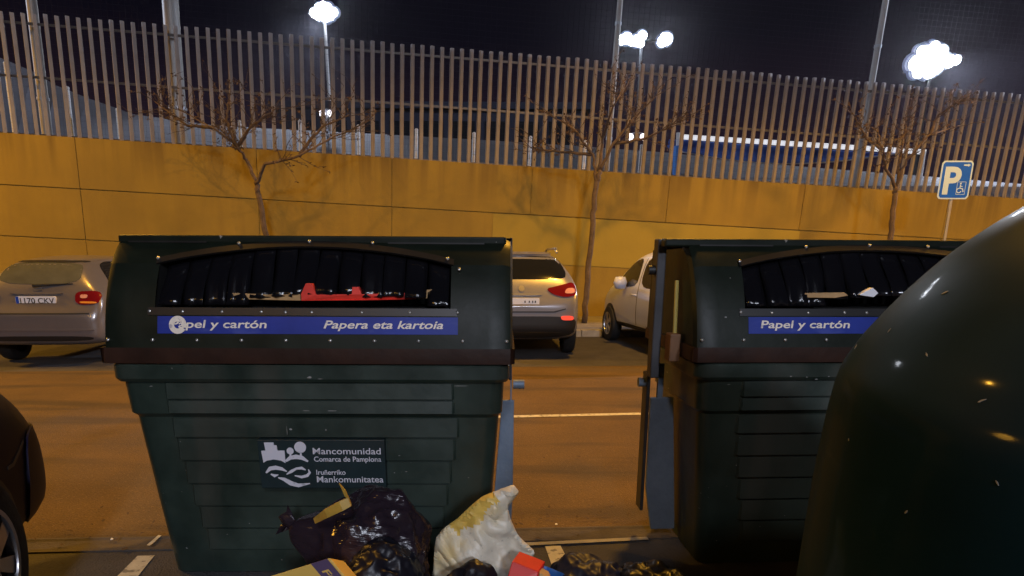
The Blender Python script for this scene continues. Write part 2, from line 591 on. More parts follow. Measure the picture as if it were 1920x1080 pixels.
marking([gq(1045, 1090, 0.009), gq(1085, 1090, 0.009), gq(1051, 1023, 0.009), gq(1022, 1024, 0.009)], name='bay_line')
marking([gq(205, 1095, 0.009), gq(247, 1095, 0.009), gq(290, 1041, 0.009), gq(258, 1042, 0.009)], name='bay_line')
marking([gq(275, 1022, 0.016), gq(282, 1023, 0.016), gq(303, 1004, 0.016), gq(297, 1003, 0.016)], name='bay_line')
a, b = ground(760, 786), ground(1450, 771)
d = (b - a).normalized()
nn = Vector((-d.y, d.x, 0)) * 0.045
marking([(a - nn)[:2] + (0.005,), (b - nn)[:2] + (0.005,), (b + nn)[:2] + (0.005,), (a + nn)[:2] + (0.005,)], name='lane_line')
# pale lip along the near side of the gutter
a, b = ground(985, 1020, 0.017), ground(1215, 1009, 0.017)
d = (b - a).normalized()
nn = Vector((-d.y, d.x, 0)) * 0.02
marking([(a - nn)[:2] + (0.017,), (b - nn)[:2] + (0.017,), (b + nn)[:2] + (0.017,), (a + nn)[:2] + (0.017,)], M['kerb'], name='gutter_edge')

# far kerb: single stones, then the pavement behind
kroot = thing('kerb', 'pale concrete kerb along the far pavement under the tall wall', 'kerb')
kroot['kind'] = 'structure'
kb = MB()
kb.box((0.004, 0, -0.02), (0.996, 0.15, 0.125))
first = None
for i in range(-14, 16):
    if first is None:
        first = kb.build('kerb_stone', M['kerb'], kroot, bevel=0.012)
        o = first
    else:
        o = first.copy()
        COL.objects.link(o)
    p = K0 + UDIR * i
    o.location = p
    o.rotation_euler = (0, 0, PSI)
sheet('pavement', K0, -40, 45, 0.15, 9, 0.12, M['pave'])

# ------------------------------------------------------------------ retaining wall + slat fence (wall frame)
WPS, WT = R(5.3), R(2.5)
WU = Vector((math.cos(WPS) * math.cos(WT), math.sin(WPS) * math.cos(WT), -math.sin(WT)))
WV = Vector((math.sin(WT), 0, math.cos(WT)))
WV = (WV - WU * WV.dot(WU)).normalized()
WN = WV.cross(WU).normalized()           # away from the camera
if WN.y < 0:
    WN = -WN
WM = Matrix((WU, WN, WV)).transposed().to_4x4()
WM.translation = Vector((0, 16.0, 0))
WMI = WM.inverted()


def wst(px, py, depth=0.0):
    """pixel -> (s, h) on the plane of the wall, or a plane parallel to it"""
    r = WMI.to_3x3() @ ray(px, py)
    c = WMI @ CAMPOS
    k = (depth - c.y) / r.y
    p = c + r * k
    return p.x, p.z


wall = thing('retaining_wall', 'tall stained concrete retaining wall lit orange along the street', 'wall', mw=WM)
HT, HJ1, HJ2, HB = 3.465, 2.435, 1.385, -0.6
joints = [-17.0, -13.4, -9.45, -5.75, -2.85, 0.28, 3.47, 6.75, 10.4, 14.0, 17.5]
mb = MB()
mb.box((-17.5, 0.03, -0.7), (18, 0.42, HT - 0.02))
mb.build('wall_core', M['conc'], wall)
for a, b in zip(joints[:-1], joints[1:]):
    for lo, hi in ((HJ1, HT), (HJ2, HJ1), (HB, HJ2)):
        mb = MB()
        g, gv = 0.009, 0.005
        mb.box((a + gv, random.uniform(-.003, .003), lo + g), (b - gv, 0.028, hi - (g if hi < HT else 0)))
        mb.build('concrete_panel', M['conc'], wall, bevel=0.006)
s0, _ = wst(925, 400)
s1, _ = wst(1500, 430)
mb = MB()
mb.box((s0, -0.012, HJ2 - 0.02), (s1, -0.005, HJ1 - 0.015))
mb.build('repainted_patch', M['patch'], wall)

fence = thing('slat_fence', 'tall fence of upright grey metal slats standing on the wall', 'fence', mw=WM)
FT = 5.79
pitch = 0.212
mb = MB()
mb.box((-0.037, -0.032, HT - 0.35), (0.037, 0.032, FT))
sl = None
i = 0
s = -14.1
while s < 15.2:
    if sl is None:
        sl = mb.build('slat', M['slat'], fence, bevel=0.006)
        o = sl
    else:
        o = sl.copy()
        COL.objects.link(o)
    o.location = (s + random.uniform(-.006, .006), 0.2, random.uniform(-.012, .012))
    o.rotation_euler = (0, 0, R(24 + random.uniform(-4, 4)))
    s += pitch
for h in (FT - 0.17, 4.62, HT + 0.03):
    mb = MB()
    mb.box((-14.3, 0.252, h - 0.022), (15.4, 0.292, h + 0.022))
    mb.build('rail', M['rail'], fence)

# net posts and net behind the fence
NP = [(79, 17, 'thick grey net post behind the fence nearest its sloping end'), (331, 27, 'thickest grey net post rising behind the bare tree over the parked cars'),
      (1148, 11, 'thin grey net post behind the tree beside the pale SUV'), (1630, 12, 'slender grey net post between the blue awning and the brightest floodlight')]
for px, w, lab in NP:
    s, h = wst(px, 200, 0.55)
    r = w / 2 * 15.6 / FPX
    t = thing('net_post', lab, 'post', mw=WM @ Matrix.Translation((s, 0.62, HT - 0.4)), group='posts holding the ball net')
    mb = MB()
    mb.tube([(0, 0, 0), (0, 0, 4.5), (0, 0, 10.5)], [r, r * 0.93, r * 0.8], 16)
    mb.build('shaft', M['pole'], t, smooth=True, angle=40)
    mb = MB()
    for hz in (1.2, 3.6, 6.2, 8.8):
        mb.lathe([(r * 1.0, hz - .03), (r * 1.12, hz - .03), (r * 1.12, hz + .03), (r * .9, hz + .03)], 16)
    mb.build('clamp', M['galv'], t)
net = MB()
x = -14.5
while x < 16:
    net.tube([(x, 0.95, HT), (x + 0.03, 0.97, 8), (x, 0.95, 13.8)], 0.0015, 3, False)
    x += 0.125
z = HT + 0.1
while z < 13.8:
    net.tube([(-14.5, 0.952, z), (0, 0.96, z - 0.05), (16, 0.952, z)], 0.0015, 3, False)
    z += 0.125
no = net.build('ball_net', M['net'])
no.matrix_world = WM
tag(no, 'fine dark ball net stretched high between the grey posts', 'net')

# ------------------------------------------------------------------ sports ground behind
sheet('sports_pitch', (0, 17.0, 0), -120, 120, 0.2, 160, 3.0, M['pitch'], WPS)
prof = [(-260, 40), (-60, 92), (0, 108), (60, 133), (105, 160), (165, 184), (250, 214), (400, 235), (600, 246), (740, 253), (900, 262), (1062, 272), (1250, 286), (1500, 312), (1920, 345), (2300, 372)]
mb = MB()
vs, fs = [], []
for px, py in prof:
    p = at(px, py, 27.0)
    q = at(px, py, 18.2)
    vs.append((q.x, 17.6, 2.9))
    vs.append((q.x * 1.03, 18.2, 3.3))
    vs.append((p.x, 27.0, p.z))
    vs.append((p.x * 1.1, 30.0, p.z - 0.5))
for i in range(len(prof) - 1):
    for j in range(3):
        fs.append((i * 4 + j, (i + 1) * 4 + j, (i + 1) * 4 + j + 1, i * 4 + j + 1))
mb.add(vs, fs)
tag(mb.build('embankment_terrain', M['bank'], smooth=False), kind='structure')

# low dark stand behind the pitch
st = thing('pavilion', 'long dark flat roofed pavilion beyond the fence', 'building', at(800, 300, 40))
o0 = st.location.copy()
A, B = at(520, 192, 40), at(1090, 208, 41)
mb = MB()
mb.box((A.x - o0.x, 0, 2.8 - o0.z), (B.x - o0.x, 8, A.z - o0.z - 0.35))
mb.build('wall', M['dark'], st)
mb = MB()
mb.box((A.x - o0.x - 0.4, -0.5, A.z - o0.z - 0.345), (B.x - o0.x + 0.4, 8.4, A.z - o0.z))
mb.build('roof', M['dark'], st)
for q in range(9):
    x = A.x - o0.x + 0.8 + q * (B.x - A.x - 1.6) / 8.6
    mb = MB()
    mb.box((x, -0.05, 3.6 - o0.z), (x + 1.2, -0.002, A.z - o0.z - 0.9))
    mb.build('window', M['glass'], st)

WP = [(10, 118, 'tall leaning white post at the end of the embankment'), (126, 164, 'white post before the grey bank, second of the row'), (220, 205, 'short white post behind the fence left of the thickest net post'),
      (449, 227, 'white post showing above the wall behind the forked tree'), (562, 227, 'white post just before the lit mast'), (672, 236, 'white post just past the lit mast'),
      (781, 243, 'fourth white post from the tree with thin leaning trunk'), (889, 250, 'third white post from the tree with thin leaning trunk'), (995, 257, 'second white post from the tree with thin leaning trunk'),
      (1098, 265, 'white post right beside the tree with thin leaning trunk'), (1203, 273, 'white post below the pair of small globes')]
for px, py, lab in WP:
    s, h = wst(px, py, 1.5)
    t = thing('railing_post', lab, 'post', mw=WM @ Matrix.Translation((s, 1.5, 3.0)), group='white posts of the pitch railing')
    mb = MB()
    mb.tube([(0, 0, 0), (0, 0, h - 3.0)], 0.038, 12)
    mb.build('shaft', M['white'], t, smooth=True, angle=40)
    mb = MB()
    mb.lathe([(0.001, 0.03), (0.03, 0.02), (0.042, 0.0), (0.042, -0.02)], 12, Matrix.Translation((0, 0, h - 3.0)))
    mb.build('cap', M['white'], t)

# blue awning
Y = 20.5
t = thing('awning', 'long blue awning with a bright white edge beyond the fence', 'awning', at(1500, 320, Y))
o0 = t.location.copy()
A, B = at(1272, 252, Y) - o0, at(1735, 281, Y) - o0
mb = MB()
top = [(A.x, A.z), (B.x, B.z)]
mb.add([(A.x, -0.06, A.z - .12), (B.x, -0.06, B.z - .12), (B.x, -0.06, B.z), (A.x, -0.06, A.z), (A.x, 0.03, A.z - .12), (B.x, 0.03, B.z - .12), (B.x, 0.03, B.z), (A.x, 0.03, A.z)],
       [(0, 1, 2, 3), (7, 6, 5, 4), (0, 4, 5, 1), (3, 2, 6, 7), (1, 5, 6, 2), (0, 3, 7, 4)])
mb.build('fascia', mat('fascia_glow_white', (0.85, 0.85, 0.85), 0.5, emit=(0.9, 0.92, 1), es=0.75), t)  # floodlit look of the edge put in as emission
sag = []
for i in range(25):
    u = i / 24
    q = at(1272 + 463 * u, 0, Y) - o0
    zt = A.z + (B.z - A.z) * u - 0.12
    py = 275 + (285 - 275) * u + 26 * math.sin(math.pi * min(1, u * 0.95 + 0.05)) * (1.0)
    zb = (at(1272 + 463 * u, py, Y) - o0).z
    sag.append((q.x, zt, zb))
mb = MB()
vs, fs = [], []
for i, (x, zt, zb) in enumerate(sag):
    for k in range(5):
        zz = zt + (zb - zt) * k / 4
        vs.append((x, 0.05 + 0.25 * math.sin(k / 4 * math.pi) + 0.04 * math.sin(i * 1.9), zz))
for i in range(24):
    for k in range(4):
        fs.append((i * 5 + k, (i + 1) * 5 + k, (i + 1) * 5 + k + 1, i * 5 + k + 1))
mb.add(vs, fs)
o = mb.build('canopy', M['navy'], t, smooth=True)
o.modifiers.new('solid', 'SOLIDIFY').thickness = 0.02
mb = MB()
mb.tube([(x, -0.0, zb - 0.02) for x, zt, zb in sag], 0.02, 6)
mb.build('hem_cord', M['galv'], t)
mb = MB()
pb = at(1268, 340, Y) - o0
pt = at(1270, 250, Y) - o0
pm = at(1268, 275, Y) - o0
mb.tube([(pb.x, -0.1, 2.9 - o0.z), (pt.x, -0.1, pt.z)], 0.05, 10)
mb.build('post', M['white'], t)
mb = MB()
mb.tube([(pb.x, -0.1, 2.9 - o0.z), (pm.x, -0.1, pm.z)], 0.11, 12)
mb.build('post_pad', M['bluepad'], t)
mb = MB()
qe = at(1730, 285, Y) - o0
mb.tube([(qe.x, -0.1, 2.9 - o0.z), (qe.x, -0.1, qe.z)], 0.04, 8)
mb.build('post', M['white'], t)

# floodlight masts
def mast(px, py, Y, heads, lab, watts, pm='white'):
    top = at(px, py, Y)
    t = thing('floodlight_mast', lab, 'floodlight', (top.x, Y, 3.0), 0, 'lit floodlight masts of the sports ground')
    H = top.z - 3.0
    mb = MB()
    mb.tube([(0, 0, 0), (0, 0, H * .5), (0, 0, H + 0.1)], [0.13 * Y / 40, 0.10 * Y / 40, 0.07 * Y / 40], 12)
    mb.build('mast_pole', M[pm], t, smooth=True, angle=40)
    mb = MB()
    xs = [h[0] for h in heads]
    mb.box((min(xs) - .2, -0.05, H - 0.05), (max(xs) + .2, 0.05, H + 0.05))
    mb.build('crossbar', M['galv'], t)
    for hx, hz, r in heads:
        m4 = Matrix.Translation((hx, -0.12, H + hz)) @ Matrix.Rotation(R(106), 4, 'X')
        mb = MB()
        mb.lathe([(r * 0.3, -.25), (r * .9, -0.2), (r * 1.05, 0.0), (r * 1.05, 0.03)], 16, m4)
        hd = mb.build('lamp_head', M['galv'], t)
        mb = MB()
        k = r * .86
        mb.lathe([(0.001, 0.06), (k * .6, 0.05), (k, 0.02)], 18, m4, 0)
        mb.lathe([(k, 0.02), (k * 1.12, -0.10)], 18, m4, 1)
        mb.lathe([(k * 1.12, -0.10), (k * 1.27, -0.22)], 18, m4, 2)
        mb.lathe([(k * 1.27, -0.22), (k * 1.5, -0.32), (k * 1.3, -.4)], 18, m4, 3)  # outer rings imitate the glow round the lens
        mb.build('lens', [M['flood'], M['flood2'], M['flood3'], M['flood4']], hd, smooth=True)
    lamp('floodlight', (top.x, Y - 0.9, top.z - 0.3), watts * 1.3, COOL, 0.4, 'SPOT', (top.x * 0.9, Y - 14, 3), 42, 0.4)
    return t


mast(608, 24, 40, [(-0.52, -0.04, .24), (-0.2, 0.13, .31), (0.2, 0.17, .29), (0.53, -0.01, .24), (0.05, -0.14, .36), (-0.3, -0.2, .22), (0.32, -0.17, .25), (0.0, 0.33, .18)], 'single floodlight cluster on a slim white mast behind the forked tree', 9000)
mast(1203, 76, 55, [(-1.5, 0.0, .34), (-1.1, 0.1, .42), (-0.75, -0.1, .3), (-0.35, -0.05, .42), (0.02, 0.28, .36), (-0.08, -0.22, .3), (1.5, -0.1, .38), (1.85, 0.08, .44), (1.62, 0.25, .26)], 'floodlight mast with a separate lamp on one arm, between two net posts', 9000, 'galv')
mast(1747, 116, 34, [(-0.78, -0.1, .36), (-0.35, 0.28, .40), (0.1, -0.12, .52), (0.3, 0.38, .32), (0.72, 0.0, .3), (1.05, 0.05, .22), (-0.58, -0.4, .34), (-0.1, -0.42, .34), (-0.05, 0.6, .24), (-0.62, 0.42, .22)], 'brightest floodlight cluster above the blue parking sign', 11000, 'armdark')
for px, py, sc, lab in ((612, 211, 9, 'pair of small lit globes on the slim white mast'), (1194, 255, 14, 'pair of larger lit globes beside the thin leaning tree')):
    p = at(px, py, 26)
    t = thing('twin_globe_lamp', lab, 'lamp', (p.x, 26, 3.0), 0, 'small twin globe lamps')
    mb = MB()
    mb.tube([(0, 0, 0), (0, 0, p.z - 3.0 + .08)], 0.04, 8)
    mb.build('stem', M['galv'], t)
    mb = MB()
    w = sc * 26 / FPX
    mb.tube([(-w, 0, p.z - 3 + .02), (-w * .5, 0, p.z - 2.9), (0, 0, p.z - 2.88), (w * .5, 0, p.z - 2.9), (w, 0, p.z - 3 + .02)], 0.025, 6)
    mb.build('arm', M['galv'], t)
    for sx in (-1, 1):
        mb = MB()
        mb.lathe([(0.001, -.13), (.08, -.1), (.12, -0.02), (.10, .06), (.04, .1), (.001, .105)], 14, Matrix.Translation((sx * w * .8, 0, p.z - 3.02)))
        mb.build('globe', M['globe'], t, smooth=True)

# ------------------------------------------------------------------ trees
def bare_tree(base, limbs, label, seed, crown_r, n_tw):
    rnd = random.Random(seed)
    base = Vector(base)
    t = thing('street_tree', label, 'tree', base, 0, 'bare street trees along the wall')
    trunk, limb_pts = limbs[0], limbs[1:]

    def jig(pts, r0, r1, name, sub=6):
        out, rad = [], []
        for i in range(len(pts) - 1):
            for k in range(sub):
                u = k / sub
                p = Vector(pts[i]).lerp(Vector(pts[i + 1]), u)
                f = (i + u) / (len(pts) - 1)
                p += Vector((rnd.uniform(-1, 1), rnd.uniform(-1, 1), rnd.uniform(-.5, .5))) * 0.018
                out.append(p)
                rad.append(r0 + (r1 - r0) * f)
        out.append(Vector(pts[-1]))
        rad.append(r1)
        mb = MB()
        mb.tube(out, rad, 8)
        mb.build(name, M['bark'], t, smooth=True)
        return out

    jig(trunk, 0.062, 0.048, 'trunk')
    tips = []
    for lp in limb_pts:
        pts = jig(lp, 0.036, 0.009, 'limb')
        tips += [(p, (pts[min(i + 1, len(pts) - 1)] - pts[max(i - 1, 0)]).normalized()) for i, p in enumerate(pts) if i > len(pts) * 0.3]
    cr, lf = MB(), MB()
    for _ in range(n_tw):
        p, d = rnd.choice(tips)
        L = rnd.uniform(0.35, 1.0) * crown_r
        v = (d * 0.7 + Vector((rnd.gauss(0, .75), rnd.gauss(0, .75), rnd.gauss(.25, .4)))).normalized()
        pts = [p]
        q = p.copy()
        for k in range(4):
            v = (v + Vector((rnd.gauss(0, .2), rnd.gauss(0, .2), rnd.gauss(0.02, .15)))).normalized()
            q = q + v * L / 4
            pts.append(q.copy())
            if rnd.random() < 0.85:
                w = (v + Vector((rnd.gauss(0, .6), rnd.gauss(0, .6), rnd.gauss(.1, .4)))).normalized()
                e = q + w * L * rnd.uniform(.2, .45)
                cr.tube([q, q.lerp(e, .5) + Vector((0, 0, .015)), e], [0.005, 0.004, 0.002], 3, False)
                for _k in range(rnd.choice((1, 2, 3))):
                    c = q.lerp(e, rnd.uniform(.3, 1.05))
                    a = Vector((rnd.gauss(0, 1), rnd.gauss(0, 1), rnd.gauss(0, 1))).normalized() * rnd.uniform(.02, .045)
                    b = Vector((rnd.gauss(0, 1), rnd.gauss(0, 1), rnd.gauss(0, 1))).normalized() * rnd.uniform(.012, .03)
                    lf.add([c, c + a * .6 + b, c + a * 1.5, c + a * .6 - b], [(0, 1, 2, 3)])
        cr.tube(pts, [0.007, 0.006, 0.005, 0.004, 0.002], 4, False)
    c = cr.build('crown', M['twig'], t)
    l = lf.build('dry_leaves', M['leaf'], c)
    l['kind'] = 'stuff'
    return t


def rel(base, pts, Y, seed):
    rnd = random.Random(seed)
    out = []
    for i, (px, py) in enumerate(pts):
        out.append(at(px, py, Y + (0 if i == 0 else rnd.uniform(-.5, .5) * min(1, i / 2))) - Vector(base))
    return out


def tree_from_px(base_px, Y, trunk, limbs, label, seed, cr, n):
    base = at(*base_px, Y)
    base.z = 0.12
    tr = [Vector((0, 0, 0))] + [at(px, py, Y) - base for px, py in trunk]
    lm = []
    for j, l in enumerate(limbs):
        pts = rel(base, l, Y, seed * 10 + j)
        st_ = min(tr, key=lambda q: (q - pts[0]).length)
        pts[0] = st_.copy() if (st_ - pts[0]).length < 0.25 else pts[0]
        lm.append(pts)
    return bare_tree(base, [tr] + lm, label, seed, cr, n)


tree_from_px((512, 610), 13.8, [(500, 445), (484, 365), (481, 345)],
             [[(481, 345), (462, 300), (445, 275), (400, 240), (335, 205)], [(481, 345), (498, 308), (560, 293), (618, 262), (700, 222)],
              [(445, 275), (470, 238), (515, 205)], [(445, 275), (425, 225), (430, 180)], [(560, 293), (600, 240), (655, 215)], [(400, 240), (350, 235), (290, 190)]],
             'forked bare tree with wide brown crown behind the bin with red card', 3, 0.85, 125)
tree_from_px((1095, 608), 14.5, [(1103, 510), (1112, 400), (1119, 345), (1124, 320)],
             [[(1119, 345), (1112, 290), (1075, 240), (1030, 215)], [(1124, 320), (1150, 270), (1190, 220), (1230, 180)], [(1124, 320), (1130, 260), (1150, 200), (1180, 150)],
              [(1112, 290), (1060, 285), (1000, 280)], [(1150, 270), (1210, 260), (1270, 230)]],
             'bare tree with one thin leaning trunk beside the pale SUV', 5, 0.7, 105)
tree_from_px((1664, 605), 14.9, [(1670, 445), (1676, 370), (1680, 352)],
             [[(1680, 352), (1660, 315), (1655, 280), (1640, 235)], [(1680, 352), (1700, 300), (1740, 255), (1800, 235)], [(1680, 352), (1690, 280), (1700, 220)],
              [(1655, 280), (1625, 260), (1600, 215)], [(1740, 255), (1760, 215), (1800, 190)]],
             'bare tree standing next to the blue parking sign', 9, 0.65, 100)

# ------------------------------------------------------------------ parking sign
SY = 14.3
cpos = at(1789, 338, SY)
t = thing('parking_sign', 'blue disabled parking sign with white P on a thin post', 'sign', (cpos.x, SY, 0.12), R(-3))
zc = cpos.z - 0.12
hw, hh = 0.305, 0.365
tilt = WT * 0.9
fm = lambda u, v, w: (u + math.tan(tilt) * v * 0, -0.03 - w, zc + v)
mb = MB()
mb.prism(rounded([(-hw, -hh), (hw, -hh), (hw, hh), (-hw, hh)], 0.07, 2), fm, 0, 0.012)
mb.build('sign_plate', M['signwhite'], t)
mb = MB()
k = 0.028
mb.prism(rounded([(-hw + k, -hh + k), (hw - k, -hh + k), (hw - k, hh - k), (-hw + k, hh - k)], 0.06, 2), fm, 0.0125, 0.015)
mb.build('blue_field', M['signblue'], t)
fp = lambda u, v, w: fm(u, v, 0.017 + w)
put_text('letter_p', 'P', fp, -0.225, 0.105, -0.255, 0.52, M['signwhite'], t, offset=0.03)
mb = MB()
fa = lambda u, v, w: fm(u, v, 0.0155 + w)
mb.prism([(0.12, 0.265), (0.20, 0.265), (0.20, 0.25), (0.255, 0.28), (0.20, 0.31), (0.20, 0.295), (0.12, 0.295)], fa, 0, 0.002)
mb.build('arrow', M['signwhite'], t)
mb = MB()
for po in (arc_band(0.10, -0.20, 0.035, 0.052, 100, 350), band([(0.115, -0.085), (0.112, -0.16), (0.165, -0.165), (0.185, -0.225)], [.022] * 4), band([(0.115, -0.12), (0.16, -0.125)], [.016] * 2), circle(0.117, -0.065, 0.017, 12)):
    mb.prism(po, fa, 0, 0.002)
for po in (band([(0.05, -0.275), (0.215, -0.275)], [.008] * 2), band([(0.05, -0.035), (0.215, -0.035)], [.008] * 2), band([(0.05, -0.275), (0.05, -0.035)], [.008] * 2), band([(0.215, -0.275), (0.215, -0.035)], [.008] * 2)):
    mb.prism(po, fa, 0, 0.002)
mb.build('wheelchair_symbol', M['signwhite'], t)
mb = MB()
mb.tube([(0, 0, 0), (0, 0, zc + hh - 0.02)], 0.03, 10)
mb.build('post', M['pole'], t, smooth=True, angle=40)
mb = MB()
for z in (-0.2, 0.2):
    mb.box((-0.05, -0.028, zc + z - 0.02), (0.05, 0.035, zc + z + 0.02))
mb.build('clamp', M['galv'], t)


# ------------------------------------------------------------------ cars
class Car:
    """a lofted body plus panels that hug it; local x right, y forward (0 = rear bumper), z up"""

    def __init__(self, name, label, paint, stations, loc, heading, group=None):
        self.root = thing(name, label, 'car', loc, heading - R(90), group)
        self.paint = paint
        mb = MB()
        rings = []
        for (y, zb, hw, zbelt, hwb, ztop, hwt) in stations:
            dz = zbelt - zb
            kk = min(0.10, (ztop - zbelt) * 0.3)
            half = [(0, zb), (hw * .8, zb), (hw * .955, zb + .05), (hw * .995, zb + .25 * dz), (hw, zb + .6 * dz), (hw * .985, zb + .82 * dz), (hwb, zbelt),
                    ((hwb + hwt) / 2 + .012, (zbelt + ztop) / 2), (hwt + .02, ztop - kk), (hwt * .86, ztop - kk * .2), (hwt * .45, ztop), (0, ztop + .006)]
            ring = [(x, y, z) for x, z in half] + [(-x, y, z) for x, z in half[-2:0:-1]]
            rings.append(ring)
        n = len(rings[0])
        vs = [p for r in rings for p in r]
        fs = [(i * n + k, i * n + (k + 1) % n, (i + 1) * n + (k + 1) % n, (i + 1) * n + k) for i in range(len(rings) - 1) for k in range(n)]
        h = n // 2
        for base in (0, (len(rings) - 1) * n):
            for k in range(0, h):
                a, b = base + k, base + k + 1
                c, d = base + (n - k) % n, base + (n - k - 1) % n
                if k == 0:
                    fs.append((a, b, d))
                elif k == h - 1:
                    fs.append((a, b, c))
                else:
                    fs.append((a, b, d, c))
        mb.add(vs, fs)
        tmp = mb.build('car_body_cage', paint, sub=2)
        bpy.context.view_layer.update()
        ev = tmp.evaluated_get(bpy.context.evaluated_depsgraph_get())
        me = bpy.data.meshes.new_from_object(ev)
        me.name = 'body'
        bpy.data.objects.remove(tmp)
        for p in me.polygons:
            p.use_smooth = True
        self.body = obj('body', me, self.root)
        self.bvh = BVHTree.FromPolygons([v.co for v in me.vertices], [tuple(p.vertices) for p in me.polygons])

    def panel(self, name, poly, side, m, off=0.004, grid=0.06, r=0.2, parent=None, it=2):
        """side: 'rear' poly in (x, z); 'right'/'left' poly in (y, z); 'front' (x, z); 'top' (x, y)"""
        poly = rounded(poly, r, it) if r else poly
        v, f, bound = cdt(poly, grid)
        o3, nrm = [], []
        dirs = {'rear': Vector((0, 1, 0)), 'front': Vector((0, -1, 0)), 'right': Vector((-1, 0, 0)), 'left': Vector((1, 0, 0)), 'top': Vector((0, 0, -1))}
        d = dirs[side]
        last = None
        for p in v:
            if side == 'rear': o = Vector((p.x, -3, p.y))
            elif side == 'front': o = Vector((p.x, 9, p.y))
            elif side == 'right': o = Vector((3, p.x, p.y))
            elif side == 'left': o = Vector((-3, p.x, p.y))
            else: o = Vector((p.x, p.y, 5))
            hit, n, _, _ = self.bvh.ray_cast(o, d)
            if hit is None:
                hit, n, _, _ = self.bvh.find_nearest(last if last else o + d * 3)
            last = hit
            if n.dot(d) > 0: n = -n
            o3.append(hit)
            nrm.append(n)
        N = len(o3)
        vs = [p + n * off for p, n in zip(o3, nrm)] + [p - n * 0.012 for p, n in zip(o3, nrm)]
        fs = [tuple(t) for t in f] + [(a, b, b + N, a + N) for a, b in bound]
        mb = MB()
        mb.add(vs, fs)
        return mb.build(name, m, parent or self.root, smooth=True, angle=35)

    def wheel(self, x, y, r, side, rim_m=None, w=0.2, spokes=5):
        sx = 1 if side == 'right' else -1
        m4 = Matrix.Translation((x, y, r)) @ Matrix.Rotation(R(90) * sx, 4, 'Y')
        mb = MB()
        mb.lathe([(r * .62, w * .42), (r * .66, w * .5), (r * .88, w * .5), (r * .97, w * .42), (r, w * .25), (r, -w * .25), (r * .95, -w * .45), (r * .62, -w * .5)], 40, m4)
        wo = mb.build('wheel', M['tyre'], self.root, smooth=True, angle=30)
        mb = MB()
        mb.lathe([(r * .67, w * .46), (r * .64, w * .49), (r * .60, w * .44), (r * .57, w * .2), (r * .1, w * .12)], 40, m4)
        rm = mb.build('rim', M['blackplastic'] if spokes else M['alloy'], wo, smooth=True, angle=30)
        mb = MB()
        mb.lathe([(r * .665, w * .49), (r * .655, w * .505), (r * .60, w * .495), (r * .575, w * .3)], 40, m4)
        mb.lathe([(0.001, w * .5), (r * .12, w * .49), (r * .16, w * .42), (r * .17, w * .1)], 20, m4)
        for s in range(spokes):
            a = 2 * math.pi * s / spokes + 0.3
            mm = m4 @ Matrix.Rotation(a, 4, 'Z')
            wd = r * (.5 / spokes + .015)
            vs = [(r * .1, -wd * .8, w * .47), (r * .6, -wd * 1.3, w * .44), (r * .6, wd * 1.3, w * .44), (r * .1, wd * .8, w * .47),
                  (r * .1, -wd * .8, w * .2), (r * .6, -wd * 1.3, w * .25), (r * .6, wd * 1.3, w * .25), (r * .1, wd * .8, w * .2)]
            mb.add([mm @ Vector(p) for p in vs], [(0, 1, 2, 3), (4, 7, 6, 5), (0, 4, 5, 1), (1, 5, 6, 2), (2, 6, 7, 3), (3, 7, 4, 0)])
        mb.build('spokes', rim_m or M['alloy'], wo, smooth=True, angle=30)
        return wo

    def arch(self, y, r, side):
        return self.panel('wheel_arch', [(y + r * math.cos(R(a)), r * 0.86 + r * math.sin(R(a))) for a in range(-50, 231, 14)], side, M['blackplastic'], 0.006, 0.07, 0)

    def plate(self, x, z, chars, w=0.52, h=0.112, tilt=0.0):
        hit, n, _, _ = self.bvh.ray_cast(Vector((x, -3, z)), Vector((0, 1, 0)))
        y = hit.y - 0.015
        f = lambda u, v, q: (x + u, y - q, z + v)
        mb = MB()
        mb.prism(rounded([(-w / 2, -h / 2), (w / 2, -h / 2), (w / 2, h / 2), (-w / 2, h / 2)], .05, 1), f, -0.03, 0.0)
        po = mb.build('number_plate', M['plate'], self.root)
        mb = MB()
        mb.prism([(-w / 2 + .004, -h / 2 + .004), (-w / 2 + .042, -h / 2 + .004), (-w / 2 + .042, h / 2 - .004), (-w / 2 + .004, h / 2 - .004)], f, 0.0, 0.0025)
        mb.build('country_band', M['plateblue'], po)
        if chars:
            ft = lambda u, v, q: f(u, v, 0.003)
            put_text('lettering', chars, ft, -w / 2 + .058, w / 2 - .02, -0.038, 0.076, M['ink'], po, offset=0.012)
        return po


# silver hatchback
loc = at(60, 571, 9.15)
loc.z = 0
st = [(0.0, .42, .60, .60, .58, .70, .45), (.03, .34, .78, .66, .78, .76, .66), (.10, .30, .83, .74, .83, .86, .74), (.16, .29, .85, .86, .84, 1.02, .73), (.24, .29, .855, .95, .83, 1.16, .69),
      (.44, .29, .86, .98, .83, 1.37, .58), (.62, .29, .86, .99, .83, 1.45, .56), (1.2, .29, .86, .99, .83, 1.505, .56), (2.0, .29, .86, .98, .83, 1.50, .56), (2.5, .29, .86, .96, .83, 1.40, .60),
      (3.05, .29, .86, .92, .82, 1.03, .66), (3.7, .29, .84, .84, .79, .90, .60), (4.05, .30, .74, .72, .70, .77, .5), (4.15, .38, .55, .6, .5, .66, .35)]
c = Car('parked_car', 'silver hatchback with grey rear window and red lamp beside the green bin', M['silver'], st, loc, R(95))
c.panel('rear_window', [(-.56, 1.12), (.54, 1.12), (.50, 1.37), (.3, 1.40), (-.3, 1.40), (-.52, 1.37)], 'rear', M['glassgrey'])
c.panel('window_frame', [(-.50, 1.402), (.50, 1.402), (.45, 1.43), (-.45, 1.43)], 'rear', M['blackplastic'], 0.006)
